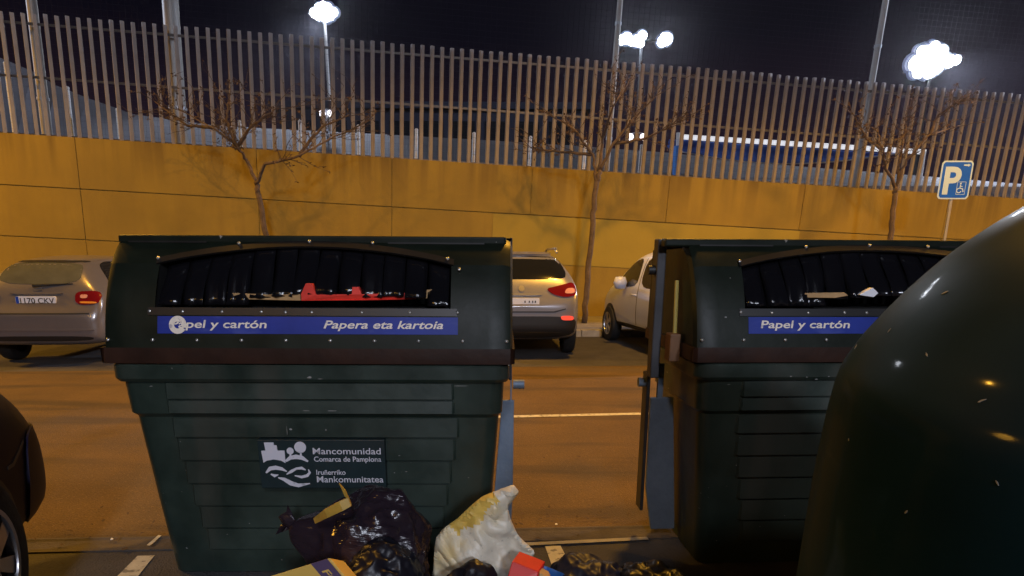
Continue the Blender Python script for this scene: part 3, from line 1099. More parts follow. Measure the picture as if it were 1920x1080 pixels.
for sd in (-1, 1):
    tl = c.panel('tail_light', [(sd * .50, 1.02), (sd * .77, 1.03), (sd * .815, .95), (sd * .79, .85), (sd * .51, .85)], 'rear', M['redlens'], 0.012)
    c.panel('lens_strip', [(sd * .57, .865), (sd * .78, .858), (sd * .775, .885), (sd * .57, .89)], 'rear', M['orangelens'], 0.016, parent=tl)
    c.panel('brake_lens', [(sd * .57, .93), (sd * .66, .93), (sd * .66, .98), (sd * .57, .98)], 'rear', M['lenslight'], 0.016, parent=tl)
pl = c.plate(0.0, .905, '1170 CKV')
c.panel('plate_garnish', [(-.34, .985), (.34, .985), (.34, 1.01), (-.34, 1.01)], 'rear', M['silver'], 0.02)
c.panel('badge', [(-.04, 1.03), (.07, 1.03), (.07, 1.06), (-.04, 1.06)], 'rear', M['alloy'], 0.012, 0.03)
c.panel('bumper_seam', [(-.78, .725), (.70, .725), (.70, .742), (-.78, .742)], 'rear', M['ink'], 0.004, 0.05, 0)
c.panel('bumper_strip', [(-.74, .50), (.74, .50), (.74, .53), (-.74, .53)], 'rear', M['silver'], 0.018)
c.panel('bumper_valance', [(-.7, .36), (.7, .36), (.72, .43), (-.72, .43)], 'rear', M['blackplastic'], 0.004)
mb = MB()
mb.tube([(-.05, .17, 1.10), (.2, .20, 1.115), (.45, .225, 1.125)], [.022, .014, .008], 6)
mb.build('wiper', M['blackplastic'], c.root)
for sd in ('right', 'left'):
    c.panel('side_window', [(.55, 1.03), (1.35, 1.02), (1.38, 1.40), (1.0, 1.42), (.72, 1.36)], sd, M['glass'])
    c.panel('side_window', [(1.45, 1.02), (2.65, 1.01), (2.25, 1.38), (1.48, 1.405)], sd, M['glass'])
    for y in (.78, 3.35):
        c.arch(y, .37, sd)
        c.wheel(.80 if sd == 'right' else -.80, y, .31, sd)
    sx = 1 if sd == 'right' else -1
    mb = MB()
    mb.lathe([(.001, -.1), (.06, -.09), (.09, 0), (.06, .09), (.001, .1)], 12, Matrix.Translation((sx * .96, 2.45, 1.08)) @ Matrix.Diagonal((1.2, .7, .75, 1)))
    mb.build('wing_mirror', M['silver'], c.root, smooth=True)

# pale SUV
loc = at(979, 560, 10.05)
loc.z = 0
st = [(0.0, .46, .62, .72, .60, .80, .5), (.04, .38, .80, .78, .79, .88, .68), (.10, .34, .86, .88, .85, 1.0, .74), (.2, .30, .88, 1.04, .865, 1.18, .72), (.34, .27, .865, 1.08, .87, 1.33, .70),
      (.5, .26, .865, 1.09, .87, 1.47, .66), (.66, .26, .865, 1.09, .87, 1.555, .62), (1.2, .26, .865, 1.08, .87, 1.60, .62), (2.2, .26, .865, 1.06, .87, 1.59, .62), (2.7, .26, .865, 1.04, .87, 1.48, .62),
      (3.25, .35, .865, 1.0, .86, 1.11, .70), (3.9, .36, .88, .92, .82, .98, .62), (4.25, .40, .76, .76, .7, .82, .5), (4.36, .48, .55, .64, .5, .7, .4)]
c = Car('parked_car', 'pale silver SUV with dark rear window and one glowing bumper reflector', M['silver2'], st, loc, R(94))
c.panel('rear_window', [(-.66, 1.19), (.66, 1.19), (.70, 1.28), (.60, 1.50), (.4, 1.525), (-.4, 1.525), (-.60, 1.50), (-.70, 1.28)], 'rear', M['glass'])
for sd in (-1, 1):
    tl = c.panel('tail_light', [(sd * .36, 1.055), (sd * .58, 1.10), (sd * .80, 1.155), (sd * .83, .96), (sd * .66, .93), (sd * .48, .965)], 'rear', M['redlens'], 0.014)
    c.panel('lens_strip', [(sd * .64, .985), (sd * .80, .985), (sd * .80, 1.06), (sd * .68, 1.06)], 'rear', M['lenslight'], 0.018, parent=tl)
    c.panel('reflector', [(sd * .60, .60), (sd * .78, .60), (sd * .77, .665), (sd * .58, .665)], 'rear', mat('reflector_glow', (.8, .05, .04), .2, emit=(1, .12, .06), es=0.6), 0.02)  # returned light put in as emission, not a lamp
c.plate(0.0, .87, None)
c.panel('skid_strip', [(-.6, .385), (.6, .385), (.6, .43), (-.6, .43)], 'rear', M['trim'], 0.016)
po = [o for o in c.root.children if o.name.startswith('number_plate')][0]
mb = MB()
hit, n, _, _ = c.bvh.ray_cast(Vector((0, -3, .87)), Vector((0, 1, 0)))
for ux in (.045, .11, .16, .20):
    mb.box((ux - .009, hit.y - .019, .87 - .012), (ux + .009, hit.y - .0155, .87 + .018))
mb.build('lettering', M['ink'], po)
c.panel('badge', circle(0, 1.055, .045, 14), 'rear', M['alloy'], 0.014, 0.03, 0)
c.panel('tailgate_trim', [(-.30, .955), (.30, .955), (.30, .985), (-.30, .985)], 'rear', M['alloy'], 0.016)
c.panel('tailgate_seam', [(-.62, .715), (.5, .715), (.66, .76), (.66, .775), (.48, .733), (-.62, .733)], 'rear', M['ink'], 0.004, 0.05, 0)
c.panel('lower_bumper', [(-.78, .33), (.78, .33), (.84, .62), (.55, .66), (-.55, .66), (-.84, .62)], 'rear', M['blackplastic'], 0.008)
for sx in (-1, 1):
    mb = MB()
    mb.tube([(sx * .60, .75, 1.585), (sx * .61, .95, 1.645), (sx * .61, 2.1, 1.64), (sx * .60, 2.3, 1.59)], .018, 8)
    mb.build('roof_rail', M['alloy'], c.root, smooth=True)
c.panel('roof_spoiler', [(-.55, 1.53), (.55, 1.53), (.5, 1.565), (-.5, 1.565)], 'rear', M['silver2'], 0.03)
for sd in ('right', 'left'):
    c.panel('side_window', [(.6, 1.12), (1.5, 1.11), (1.5, 1.47), (1.0, 1.49), (.75, 1.42)], sd, M['glass'])
    c.panel('side_window', [(1.58, 1.11), (2.85, 1.09), (2.45, 1.43), (1.6, 1.475)], sd, M['glass'])
    for y in (.85, 3.5):
        c.arch(y, .40, sd)
        c.wheel(.815 if sd == 'right' else -.815, y, .345, sd)

# white people carrier nose to the wall, seen along its flank
loc = Vector((3.27, 9.57, 0))
st = [(0.0, .40, .66, .70, .66, .85, .55), (.05, .34, .82, .80, .82, 1.0, .70), (.15, .30, .86, .95, .85, 1.25, .70), (.3, .29, .88, 1.0, .86, 1.48, .67), (.6, .28, .885, 1.0, .865, 1.62, .68),
      (1.4, .28, .885, 1.0, .865, 1.66, .68), (2.2, .28, .885, 1.0, .865, 1.64, .68), (2.75, .28, .885, .98, .86, 1.50, .66), (3.3, .28, .88, .96, .845, 1.16, .68), (3.65, .29, .86, .90, .80, 1.02, .62),
      (3.9, .31, .78, .78, .72, .84, .5), (4.02, .38, .58, .64, .54, .7, .4)]
c = Car('parked_car', 'white people carrier parked nose to the wall with its door mirror out', M['carwhite'], st, loc, R(100.5))
for sd in ('left', 'right'):
    c.panel('side_window', [(1.97, 1.03), (2.95, 1.01), (3.1, 1.04), (2.66, 1.41), (2.05, 1.53)], sd, M['glass'])
    c.panel('side_window', [(.95, 1.04), (1.84, 1.03), (1.85, 1.54), (1.0, 1.53)], sd, M['glass'])
    c.panel('side_window', [(.35, 1.05), (.86, 1.035), (.90, 1.48), (.52, 1.44)], sd, M['glass'])
    for y in (.75, 3.25):
        c.arch(y, .37, sd)
        c.wheel(.825 if sd == 'right' else -.825, y, .315, sd)
    sx = 1 if sd == 'right' else -1
    mb = MB()
    mb.lathe([(.001, -.12), (.07, -.11), (.1, 0), (.07, .1), (.001, .11)], 14, Matrix.Translation((sx * .965, 2.5, 1.09)) @ Matrix.Diagonal((1.25, 1.0, .95, 1)))
    mb.build('wing_mirror', M['carwhite'], c.root, smooth=True)
    c.panel('door_seam', [(1.895, .42), (1.91, .42), (1.915, 1.5), (1.90, 1.5)], sd, M['ink'], 0.003, 0.05, 0)
    for y in (1.95, 1.02):
        hit, n, _, _ = c.bvh.ray_cast(Vector((sx * 3, y + .1, .90)), Vector((-sx, 0, 0)))
        mb = MB()
        mb.tube([(hit.x, y, .90), (hit.x + sx * .03, y + .04, .905), (hit.x + sx * .03, y + .17, .905), (hit.x, y + .2, .90)], .013, 6)
        mb.build('door_handle', M['carwhite'], c.root, smooth=True)
    c.panel('sill_trim', [(.98, .30), (2.98, .30), (2.98, .40), (.98, .40)], sd, M['blackplastic'], 0.006)
c.panel('tail_light', [(-.83, .98), (-.66, .98), (-.66, 1.32), (-.78, 1.30)], 'rear', M['redlens'], 0.012)
c.panel('tail_light', [(.83, .98), (.66, .98), (.66, 1.32), (.78, 1.30)], 'rear', M['redlens'], 0.012)
c.panel('rear_window', [(-.6, 1.08), (.6, 1.08), (.52, 1.44), (-.52, 1.44)], 'rear', M['glass'])

# black car nearest the camera: its nose corner
st = [(0.0, .40, .60, .60, .58, .70, .45), (.1, .30, .82, .80, .82, .95, .70), (.3, .26, .86, .9, .84, 1.1, .66), (.9, .25, .87, .93, .84, 1.38, .58), (1.6, .25, .87, .93, .84, 1.44, .57), (2.2, .25, .87, .92, .84, 1.38, .57),
      (2.9, .25, .87, .96, .83, 1.18, .68), (3.4, .25, .87, .95, .82, 1.13, .66), (3.85, .25, .87, .90, .81, 1.08, .62), (4.14, .26, .85, .80, .79, .99, .58), (4.28, .28, .78, .68, .73, .82, .5), (4.34, .34, .62, .58, .56, .66, .38)]
WH = Vector((-2.15, 2.40, 0))
hd = R(105)
ax = Vector((math.cos(hd), math.sin(hd), 0))
rx = Vector((math.sin(hd), -math.cos(hd), 0))
loc = WH - ax * 3.42 - rx * 0.80
c = Car('parked_car', 'black car with spoked wheel parked beside the green bin', M['carblack'], st, loc, hd)
c.root.scale = (1.0, 1.0, 1.09)

for sd in ('right', 'left'):
    for y in (.72, 3.42):
        c.arch(y, .36, sd)
        c.wheel(.80 if sd == 'right' else -.80, y, .325, sd, spokes=7)
    c.panel('side_window', [(.8, .98), (1.6, .97), (1.6, 1.32), (1.1, 1.33)], sd, M['glass'])
    c.panel('side_window', [(1.68, .97), (2.65, .96), (2.2, 1.29), (1.7, 1.32)], sd, M['glass'])
    c.panel('bumper', [(3.86, .30), (4.33, .30), (4.335, .62), (4.25, .69), (3.95, .69)], sd, M['carblack'], 0.012, 0.04)
    c.panel('bumper_seam', [(3.74, .60), (3.80, .60), (3.95, .66), (3.95, .675), (3.79, .615), (3.74, .615)], sd, M['ink'], 0.003, 0.04, 0)
c.panel('windscreen', [(-.55, 1.02), (.55, 1.02), (.48, 1.33), (-.48, 1.33)], 'front', M['glass'])

# ------------------------------------------------------------------ paper bins
BW = 1.865
PROF = [(0.0, 0.0), (-0.004, 0.06), (0.010, 0.13), (0.025, 0.19), (0.05, 0.27), (0.09, 0.36), (0.14, 0.445), (0.19, 0.505), (0.235, 0.545), (0.30, 0.57)]
LIP = 1.07


def prof_at_z(h):
    for (y0, z0), (y1, z1) in zip(PROF[:-1], PROF[1:]):
        if h <= z1 or (y1, z1) == PROF[-1]:
            u = (h - z0) / (z1 - z0)
            d = Vector((y1 - y0, z1 - z0)).normalized()
            return y0 + (y1 - y0) * u, LIP + h, Vector((-d.y, d.x))
    return None


def lidmap(u, h, w):
    y, z, n = prof_at_z(h)
    return (u, y + n.x * w, z + n.y * w)


def make_bin(label, loc, yaw, left_post, right_post):
    t = thing('paper_bin', label, 'bin', loc, yaw, 'green paper recycling bins')
    # body: ring loft with rim and step, side taper
    lv = [(-0.035, 0.122, 0.097), (0.30, 0.095, 0.075), (0.80, 0.055, 0.05), (0.806, 0.052, 0.046), (0.822, 0.038, 0.03), (0.975, 0.030, 0.022), (0.98, 0.012, 0.005), (0.996, 0.004, -0.006), (1.055, 0.004, -0.006), (1.063, 0.01, 0.0)]
    DEP = 0.92
    mb = MB()
    vs, fs = [], []
    NC = 6
    for z, ix, iy in lv:
        x0, x1, y0, y1 = ix, BW - ix, iy, DEP - iy
        r = 0.07
        ring = []
        for cxx, cyy, a0 in ((x0 + r, y0 + r, 180), (x1 - r, y0 + r, 270), (x1 - r, y1 - r, 0), (x0 + r, y1 - r, 90)):
            for k in range(NC + 1):
                a = R(a0 + 90 * k / NC)
                ring.append((cxx + r * math.cos(a), cyy + r * math.sin(a), z))
        vs += ring
    n = 4 * (NC + 1)
    for i in range(len(lv) - 1):
        for k in range(n):
            fs.append((i * n + k, i * n + (k + 1) % n, (i + 1) * n + (k + 1) % n, (i + 1) * n + k))
    fs.append(tuple(range(n))[::-1])
    mb.add(vs, fs)
    mb.build('body', M['binbody'], t, smooth=True, angle=28)
    # clapboard ribs across the front
    def fy(z):
        for (z0, _, a), (z1, _, b) in zip(lv[:-1], lv[1:]):
            if z <= z1:
                return a + (b - a) * (z - z0) / (z1 - z0)
        return 0
    for zb, zt, xa, xb in ((.899, .972, .24, 1.60), (.828, .887, .24, 1.60), (.705, .796, .24, 1.62), (.587, .692, .25, 1.60), (.467, .574, .27, 1.58), (.347, .454, .29, 1.56), (.226, .334, .31, 1.54), (.104, .213, .33, 1.52)):
        mb = MB()
        e_ = 0.012
        yb, yt = fy(zb), fy(zt)
        pr = 0.019
        vs = [(xa, yb - .001, zb), (xa + e_, yb - pr, zb), (xb - e_, yb - pr, zb), (xb, yb - .001, zb), (xa, yt - .0005, zt), (xa + e_, yt - .008, zt), (xb - e_, yt - .008, zt), (xb, yt - .0005, zt),
              (xa, yb + .03, zb), (xb, yb + .03, zb), (xa, yt + .03, zt), (xb, yt + .03, zt)]
        fs = [(0, 1, 5, 4), (1, 2, 6, 5), (2, 3, 7, 6), (0, 8, 9, 3, 2, 1), (4, 5, 6, 7, 11, 10), (0, 4, 10, 8), (3, 9, 11, 7), (8, 10, 11, 9)]
        mb.add(vs, fs)
        mb.build('rib', M['binbody'], t)
    # feet
    for x in (.2, BW - .34):
        for y in (.15, .68):
            mb = MB()
            mb.box((x, y, -.045), (x + .14, y + .16, -.02))
            mb.build('foot', M['blackplastic'], t)
    # lid: lower band, cheeks beside the slot, arched upper band
    H0, HS0, HS1 = 0.065, 0.245, 0.445
    XA, XB = 0.232, 1.588
    HTOP = 0.57

    def arch(x):
        u = (x - XA) / (XB - XA)
        if u <= 0 or u >= 1: return HS1
        return HS1 + 0.078 * math.sin(math.pi * u) ** 0.8

    xs = [-0.01, 0.0, 0.03] + [0.1, 0.17] + [XA + (XB - XA) * i / 28 for i in range(29)] + [1.68, 1.76, BW - 0.03, BW, BW + 0.01]

    def strip(rows, i0, i1):
        vs, fs = [], []
        for i in range(i0, i1 + 1):
            x = xs[i]
            edge = 0.0 if 1 < i < len(xs) - 2 else (0.012 if i in (1, len(xs) - 2) else 0.045)
            for h in rows(x):
                vs.append(lidmap(x, h, -edge))
        m_ = len(rows(xs[i0]))
        for i in range(i1 - i0):
            for j in range(m_ - 1):
                fs.append((i * m_ + j, (i + 1) * m_ + j, (i + 1) * m_ + j + 1, i * m_ + j + 1))
        return vs, fs

    L = len(xs) - 1
    ia, ib = xs.index(XA), xs.index(XB)
    mb = MB()
    mb.add(*strip(lambda x: [H0 + (HS0 - H0) * k / 6 for k in range(7)], 0, L))
    mb.add(*strip(lambda x: [HS0 + (HS1 - HS0) * k / 5 for k in range(6)], 0, ia))
    mb.add(*strip(lambda x: [HS0 + (HS1 - HS0) * k / 5 for k in range(6)], ib, L))
    mb.add(*strip(lambda x: [arch(x) + (HTOP - arch(x)) * k / 5 for k in range(6)], 0, L))
    # cheeks (ends) and back of the hood
    for x in (-0.008, BW + 0.008):
        pr = [lidmap(x, H0 + (HTOP - H0) * k / 14, -0.045) for k in range(15)]
        back = [(x, .88, LIP + .52), (x, .92, LIP + .03)]
        mb.add(pr + back, [tuple(range(len(pr) + 2))])
    y9, z9, _ = prof_at_z(HTOP)
    mb.add([(-0.008, y9, z9), (BW + .008, y9, z9), (BW + .008, .88, LIP + .52), (-.008, .88, LIP + .52), (BW + .008, .92, LIP + .03), (-.008, .92, LIP + .03)], [(0, 1, 2, 3), (3, 2, 4, 5)])
    lid = mb.build('lid', M['binlid'], t, smooth=True, angle=40)
    # lip along the lid's lower edge
    mb = MB()
    vs, fs = [], []
    sec = [(0.07, 0.004), (0.03, 0.010), (0.0, 0.012), (-0.005, -0.02), (0.05, -0.02)]
    px_ = [-0.02, 0.0, 0.05, 0.6, 1.24, BW - 0.05, BW, BW + 0.02]
    for i, x in enumerate(px_):
        edge = 0.02 if i in (0, len(px_) - 1) else 0
        for h, w in sec:
            vs.append(lidmap(x, max(h, -0.005), w - edge))
    for i in range(len(px_) - 1):
        for j in range(5):
            fs.append((i * 5 + j, (i + 1) * 5 + j, (i + 1) * 5 + (j + 1) % 5, i * 5 + (j + 1) % 5))
    fs += [tuple(range(5)), tuple((len(px_) - 1) * 5 + k for k in range(5))]
    # side returns of the lip
    for x in (-0.02, BW + .02):
        x2 = x + (0.012 if x < 0 else -0.012)
        o_ = len(vs)
        mb2 = [(x, 0.0, LIP), (x, .9, LIP + .01), (x, .9, LIP + .07), (x, 0.0, LIP + .07), (x2, 0.0, LIP), (x2, .9, LIP + .01), (x2, .9, LIP + .07), (x2, 0, LIP + .07)]
        vs += mb2
        fs += [tuple(o_ + q for q in f) for f in ((0, 1, 2, 3), (7, 6, 5, 4), (0, 4, 5, 1), (3, 2, 6, 7))]
    mb.add(vs, fs)
    mb.build('lid_lip', M['lip'], t, smooth=True, angle=35)
    # slot: recessed black box and arched trim
    mb = MB()
    q = 24
    fr, bk = [], []
    out = [(XA, HS0)] + [(XB, HS0)] + [(XB - (XB - XA) * i / q, arch(XB - (XB - XA) * i / q)) for i in range(q + 1)]
    fr = [lidmap(x, h, -0.002) for x, h in out]
    bk = [(x, 0.42, LIP + h) for x, h in out]
    m_ = len(out)
    mb.add(fr + bk, [(i, (i + 1) % m_, m_ + (i + 1) % m_, m_ + i) for i in range(m_)] + [tuple(range(m_, 2 * m_))])
    mb.build('slot_recess', M['void'], lid)
    mb = MB()
    top = [(XA - .012 + (XB - XA + .024) * i / 30) for i in range(31)]
    vs, fs = [], []
    for x in top:
        a = arch(min(max(x, XA), XB))
        for dh, w in ((-0.006, 0.0), (-0.006, 0.012), (0.02, 0.010), (0.024, 0.0)):
            vs.append(lidmap(x, min(a + dh, HTOP), w))
    for i in range(30):
        for j in range(3):
            fs.append((i * 4 + j, (i + 1) * 4 + j, (i + 1) * 4 + j + 1, i * 4 + j + 1))
    mb.add(vs, fs)
    mb.build('slot_trim', M['trim'], lid, smooth=True, angle=40)
    mb = MB()
    for h0_, h1_, w in ((HS0 - .03, HS0 + .004, .006),):
        vs, fs = [], []
        for x in (XA - .03, 0.5, 0.9, 1.3, XB + .03):
            for h, ww in ((h0_, 0), (h0_, w), (h1_, w), (h1_, -0.01)):
                vs.append(lidmap(x, h, ww))
        for i in range(4):
            for j in range(3):
                fs.append((i * 4 + j, (i + 1) * 4 + j, (i + 1) * 4 + j + 1, i * 4 + j + 1))
        mb.add(vs, fs)
    mb.build('slot_sill', M['trim'], lid)
    # hanging flaps
    rnd = random.Random(4)
    nfl = 13
    wf = (XB - XA - 0.02) / nfl
    for i in range(nfl):
        xa_, xb_ = XA + .01 + wf * i + .002, XA + .01 + wf * (i + 1) - .002
        bot = 0.302 + rnd.uniform(-.008, .012)
        if i <= 3 or i == 12: bot = 0.262
        vs, fs = [], []
        for k in range(9):
            u = k / 8
            for j in range(5):
                x = xa_ + (xb_ - xa_) * j / 4
                zt = arch(x) + .01
                h = zt + (bot - zt) * u
                y = 0.035 + 0.10 * (h - bot) / max(.05, (zt - bot)) + 0.012 * math.sin(j * 2.1 + i * 1.7) * u + .01 * math.sin(u * 5 + i)
                vs.append((x, y + prof_at_z(max(0.27, min(h, .5)))[0] * .5, LIP + h))
        for k in range(8):
            for j in range(4):
                fs.append((k * 5 + j, k * 5 + j + 1, (k + 1) * 5 + j + 1, (k + 1) * 5 + j))
        mb = MB()
        mb.add(vs, fs)
        o = mb.build('rubber_flap', M['rubber'], lid, smooth=True)
        o.modifiers.new('solid', 'SOLIDIFY').thickness = 0.004
    # blue band and lettering
    mb = MB()
    vs, fs = [], []
    bx = [0.246 + (1.622 - 0.246) * i / 12 for i in range(13)]
    for x in bx:
        for h in (0.134, 0.16, 0.185, 0.211):
            vs.append(lidmap(x, h, 0.0025))
    for i in range(12):
        for j in range(3):
            fs.append((i * 4 + j, (i + 1) * 4 + j, (i + 1) * 4 + j + 1, i * 4 + j + 1))
    mb.add(vs, fs)
    bnd = mb.build('blue_band', M['band'], lid, smooth=True)
    fm_ = lambda u, v, w: lidmap(u, v, 0.004 + w)
    put_text('lettering', 'Papel y cartón', fm_, 0.305, 0.745, 0.160, 0.036, M['cream'], bnd, shear=0.12, offset=0.016)
    put_text('lettering', 'Papera eta kartoia', fm_, 1.005, 1.555, 0.160, 0.036, M['cream'], bnd, shear=0.25, offset=0.016)
    # bolts
    bm_ = MB()
    bm_.lathe([(0.0085, -0.002), (0.0085, 0.002), (0.006, 0.0045), (0.0005, 0.0055)], 10)
    first = None
    spots = [(0.02 + 0.203 * i, 0.105) for i in range(10)] + [(0.21, HS0 - .012), (.36, HS0 - .014), (.54, HS0 - .014), (.72, HS0 - .013), (.83, HS0 - .014), (.95, HS0 - .014), (1.18, HS0 - .014), (1.40, HS0 - .013), (1.62, HS0 - .012)] + \
            [(.225, .462), (.58, .53), (.91, .54), (1.21, .535), (1.57, .466), (1.625, .42), (1.72, .553), (1.79, .55)]
    for x, h in spots:
        if first is None:
            first = bm_.build('bolt', M['steel'], lid, smooth=True)
            o = first
        else:
            o = first.copy()
            COL.objects.link(o)
        y, z, n = prof_at_z(h)
        o.location = lidmap(x, h, 0.003 if h < .3 else 0.012)
        o.rotation_euler = Vector((0, n.x, n.y)).to_track_quat('Z', 'Y').to_euler()
    # rear hinge bar
    mb = MB()
    mb.box((-left_post * 1.45 if left_post > .06 else 0.0, 0.235, LIP + .535), (BW - .02, 0.31, LIP + .575))
    mb.build('hinge_bar', M['binlid'], t, bevel=0.01)
    mb = MB()
    mb.box((0.05, 0.229, LIP + .540), (0.42, 0.2345, LIP + .547))
    mb.build('bar_strip', M['trim'], t)
    mb = MB()
    mb.box((1.28, 0.229, LIP + .540), (1.74, 0.2345, LIP + .547))
    mb.build('bar_strip', M['trim'], t)
    # lifting arms both sides
    for sd, off in ((-1, left_post), (1, right_post)):
        X = (lambda w: -w) if sd < 0 else (lambda w: BW + w)
        def bx_(w0, w1, y0, y1, z0, z1, m_=mb):
            a_, b_ = sorted((X(w0), X(w1)))
            m_.box((a_, y0, z0), (b_, y1, z1))
        pl = MB()
        poly = [(X(-0.10), .015), (X(off * .5), .015), (X(off), .27), (X(off + .004), .80), (X(-0.04), .80)]
        if sd < 0: poly = poly[::-1]
        pl.prism(poly, lambda u, v, w: (u, .47 - w, v), 0, .022)
        arm = pl.build('lift_arm', M['arm'], t, bevel=0.003)
        mb = MB()
        bx_(off * .25, off * .6, .45, .475, .80, .99, mb)
        mb.build('arm_strap', M['arm'], arm)
        if off > .06:
            mb = MB()
            bx_(off, off + .02, .48, .58, .12, .93, mb)
            mb.build('arm_flange', M['armdark'], arm, bevel=0.004)
        mb = MB()
        mb.tube([(X(off), .52, .875), (X(off + .06), .52, .875)], .026, 14)
        mb.build('lift_pin', M['arm'], arm, smooth=True, angle=40)
        mb = MB()
        bx_(off * (.95 if off > .06 else -.2), off * (1.5 if off > .06 else .5), .34, .42, .93, LIP + .575, mb)
        mb.build('lid_post', M['armdark'], t, bevel=0.006)
        mb = MB()
        if sd < 0:
            mb.tube([(X(off), .38, LIP + .42), (X(off + .075), .38, LIP + .42)], .024, 14)
            mb.build('lid_pin', M['blackplastic'], t, smooth=True, angle=40)
            rod = MB()
            rod.tube([(X(.035), .26, LIP + .10), (X(.03), .30, LIP + .37)], .011, 8)
            rod.build('latch_rod', M['rod'], t)
            mb2 = MB()
            mb2.box((X(.075), .20, LIP - .03), (X(.02), .29, LIP + .11))
            mb2.build('latch_block', M['block'], t, bevel=0.006)
    return t, lid


BS = 0.97
B1LOC = ground(200, 680, LIP) * BS
B2LOC = ground(1306, 679, LIP) * BS
BZ = EYE * (1 - BS)
bin1, lid1 = make_bin('green paper bin with complete logo and red card in its slot', (B1LOC.x, B1LOC.y, BZ), R(0.8), 0.05, 0.022)
bin1.scale = (BS,) * 3
bin2, lid2 = make_bin('green paper bin with yellow latch rod partly behind the bottle bank', (B2LOC.x, B2LOC.y, BZ), R(3.5), 0.085, 0.06)
bin2.scale = (BS,) * 3

# municipal emblem and lettering on the first bin
lp = MB()
lp.box((0.655, 0.006, 0.455), (1.262, 0.06, 0.70))
panel = lp.build('logo_panel', mat('logo_plate', (0.012, 0.026, 0.030), 0.4, var=0.2), bin1, bevel=0.003)
fl = lambda u, v, w: (0.672 + u, 0.0053 - w, 0.463 + v)      # origin at lower left of the emblem
em = MB()
U = 0.000745
def P(pts): return [((x - 180) * U, (487 - y) * U) for x, y in pts]
em.prism(P([(186, 322), (178, 242), (206, 240), (200, 186), (262, 186), (262, 204), (280, 205), (283, 240), (328, 240), (328, 325), (300, 308), (255, 300), (210, 308)])[::-1], fl, 0, .0015)
em.prism(P([(x, y) for x, y in circle(364, 243, 23, 18)]), fl, 0, .0015)
em.prism(P([(x, y) for x, y in circle(430, 218, 38, 22)]), fl, 0, .0015)
em.prism(P([(358, 262), (370, 262), (370, 280), (358, 280)]), fl, 0, .0016)
em.prism(P([(425, 252), (437, 252), (437, 276), (425, 276)]), fl, 0, .0016)
em.prism(band(P([(330, 312), (362, 288), (400, 282), (440, 290), (474, 314)]), [w * U for w in (14, 26, 30, 26, 10)]), fl, 0, .0014)
em.prism(band(P([(196, 392), (225, 362), (262, 356), (300, 364), (332, 382)]), [w * U for w in (10, 26, 28, 22, 6)]), fl, 0, .0014)
em.prism(band(P([(328, 402), (360, 382), (395, 362), (430, 358), (455, 372)]), [w * U for w in (6, 20, 14, 20, 6)]), fl, 0, .0014)
em.prism(band(P([(472, 368), (480, 388), (462, 410), (425, 420), (380, 410)]), [w * U for w in (6, 16, 20, 18, 6)]), fl, 0, .0014)
em.prism(band(P([(226, 400), (250, 412), (275, 405)]), [w * U for w in (8, 22, 4)]), fl, 0, .0014)
em.prism(band(P([(272, 424), (310, 436), (350, 462), (400, 478), (476, 464)]), [w * U for w in (8, 24, 32, 26, 6)]), fl, 0, .0014)
em.build('emblem', M['logo'], panel)
ft = lambda u, v, w: (u, 0.0048, v)
put_text('lettering', 'Mancomunidad', ft, 0.917, 1.243, 0.629, 0.033, M['logo'], panel, offset=0.006)
put_text('lettering', 'Comarca de Pamplona', ft, 0.920, 1.243, 0.592, 0.026, M['logo'], panel, offset=0.010)
put_text('lettering', 'Iruñerriko', ft, 0.927, 1.068, 0.525, 0.026, M['logo'], panel, offset=0.010)
put_text('lettering', 'Mankomunitatea', ft, 0.927, 1.25, 0.486, 0.033, M['logo'], panel, offset=0.006)
# pale peeled sticker over the first letter
mb = MB()
ring_ = arc_band(0.34, 0.172, 0.016, 0.040, -20, 330, 22)
mb.prism(ring_, lambda u, v, w: lidmap(u, v, 0.0052 + w), 0, 0.001)
mb.build('sticker', M['cream'], lid1)

# card and paper showing in the slots (loose things inside the bins)
B1M = Matrix.Translation((B1LOC.x, B1LOC.y, BZ)) @ Matrix.Rotation(R(0.8), 4, 'Z') @ Matrix.Scale(BS, 4)
B2M = Matrix.Translation((B2LOC.x, B2LOC.y, BZ)) @ Matrix.Rotation(R(3.5), 4, 'Z') @ Matrix.Scale(BS, 4)


def card(name, label, pts, y, m, M4, depth=0.03, cat='cardboard'):
    mb = MB()
    mb.prism(pts, lambda u, v, w: (u, y + 0.03 * math.sin(u * 5) + w, LIP + v), 0, depth)
    o = mb.build(name, m, bevel=0.002)
    o.matrix_world = M4
    return tag(o, label, cat)


card('red_card', 'long red card lying in the slot of the bin with the logo', [(.90, .282), (1.2, .284), (1.42, .288), (1.42, .318), (1.2, .313), (1.175, .313), (1.165, .345), (1.135, .345), (1.13, .312), (0.97, .31), (.955, .36), (.925, .36), (.90, .312)], 0.085, M['redcard'], B1M)
card('tan_card', 'strip of tan card at the left end of the open slot', [(.54, .315), (.60, .285), (.895, .282), (.895, .312), (.75, .308), (.62, .312)], 0.09, M['tancard'], B1M)
card('tan_box_end', 'folded tan box end at the right end of the red card', [(1.43, .288), (1.50, .295), (1.515, .335), (1.44, .33)], 0.08, M['tancard'], B1M)
card('tan_card', 'torn tan card in the slot of the bin behind the bottle bank', [(.52, .30), (.68, .30), (.74, .312), (.72, .326), (.54, .322)], 0.07, M['tancard'], B2M)
card('white_paper', 'crumpled white paper in the slot of the bin behind the bottle bank', [(.79, .315), (.86, .305), (.88, .325), (.85, .35), (.82, .335)], 0.07, M['plate'], B2M, cat='paper')

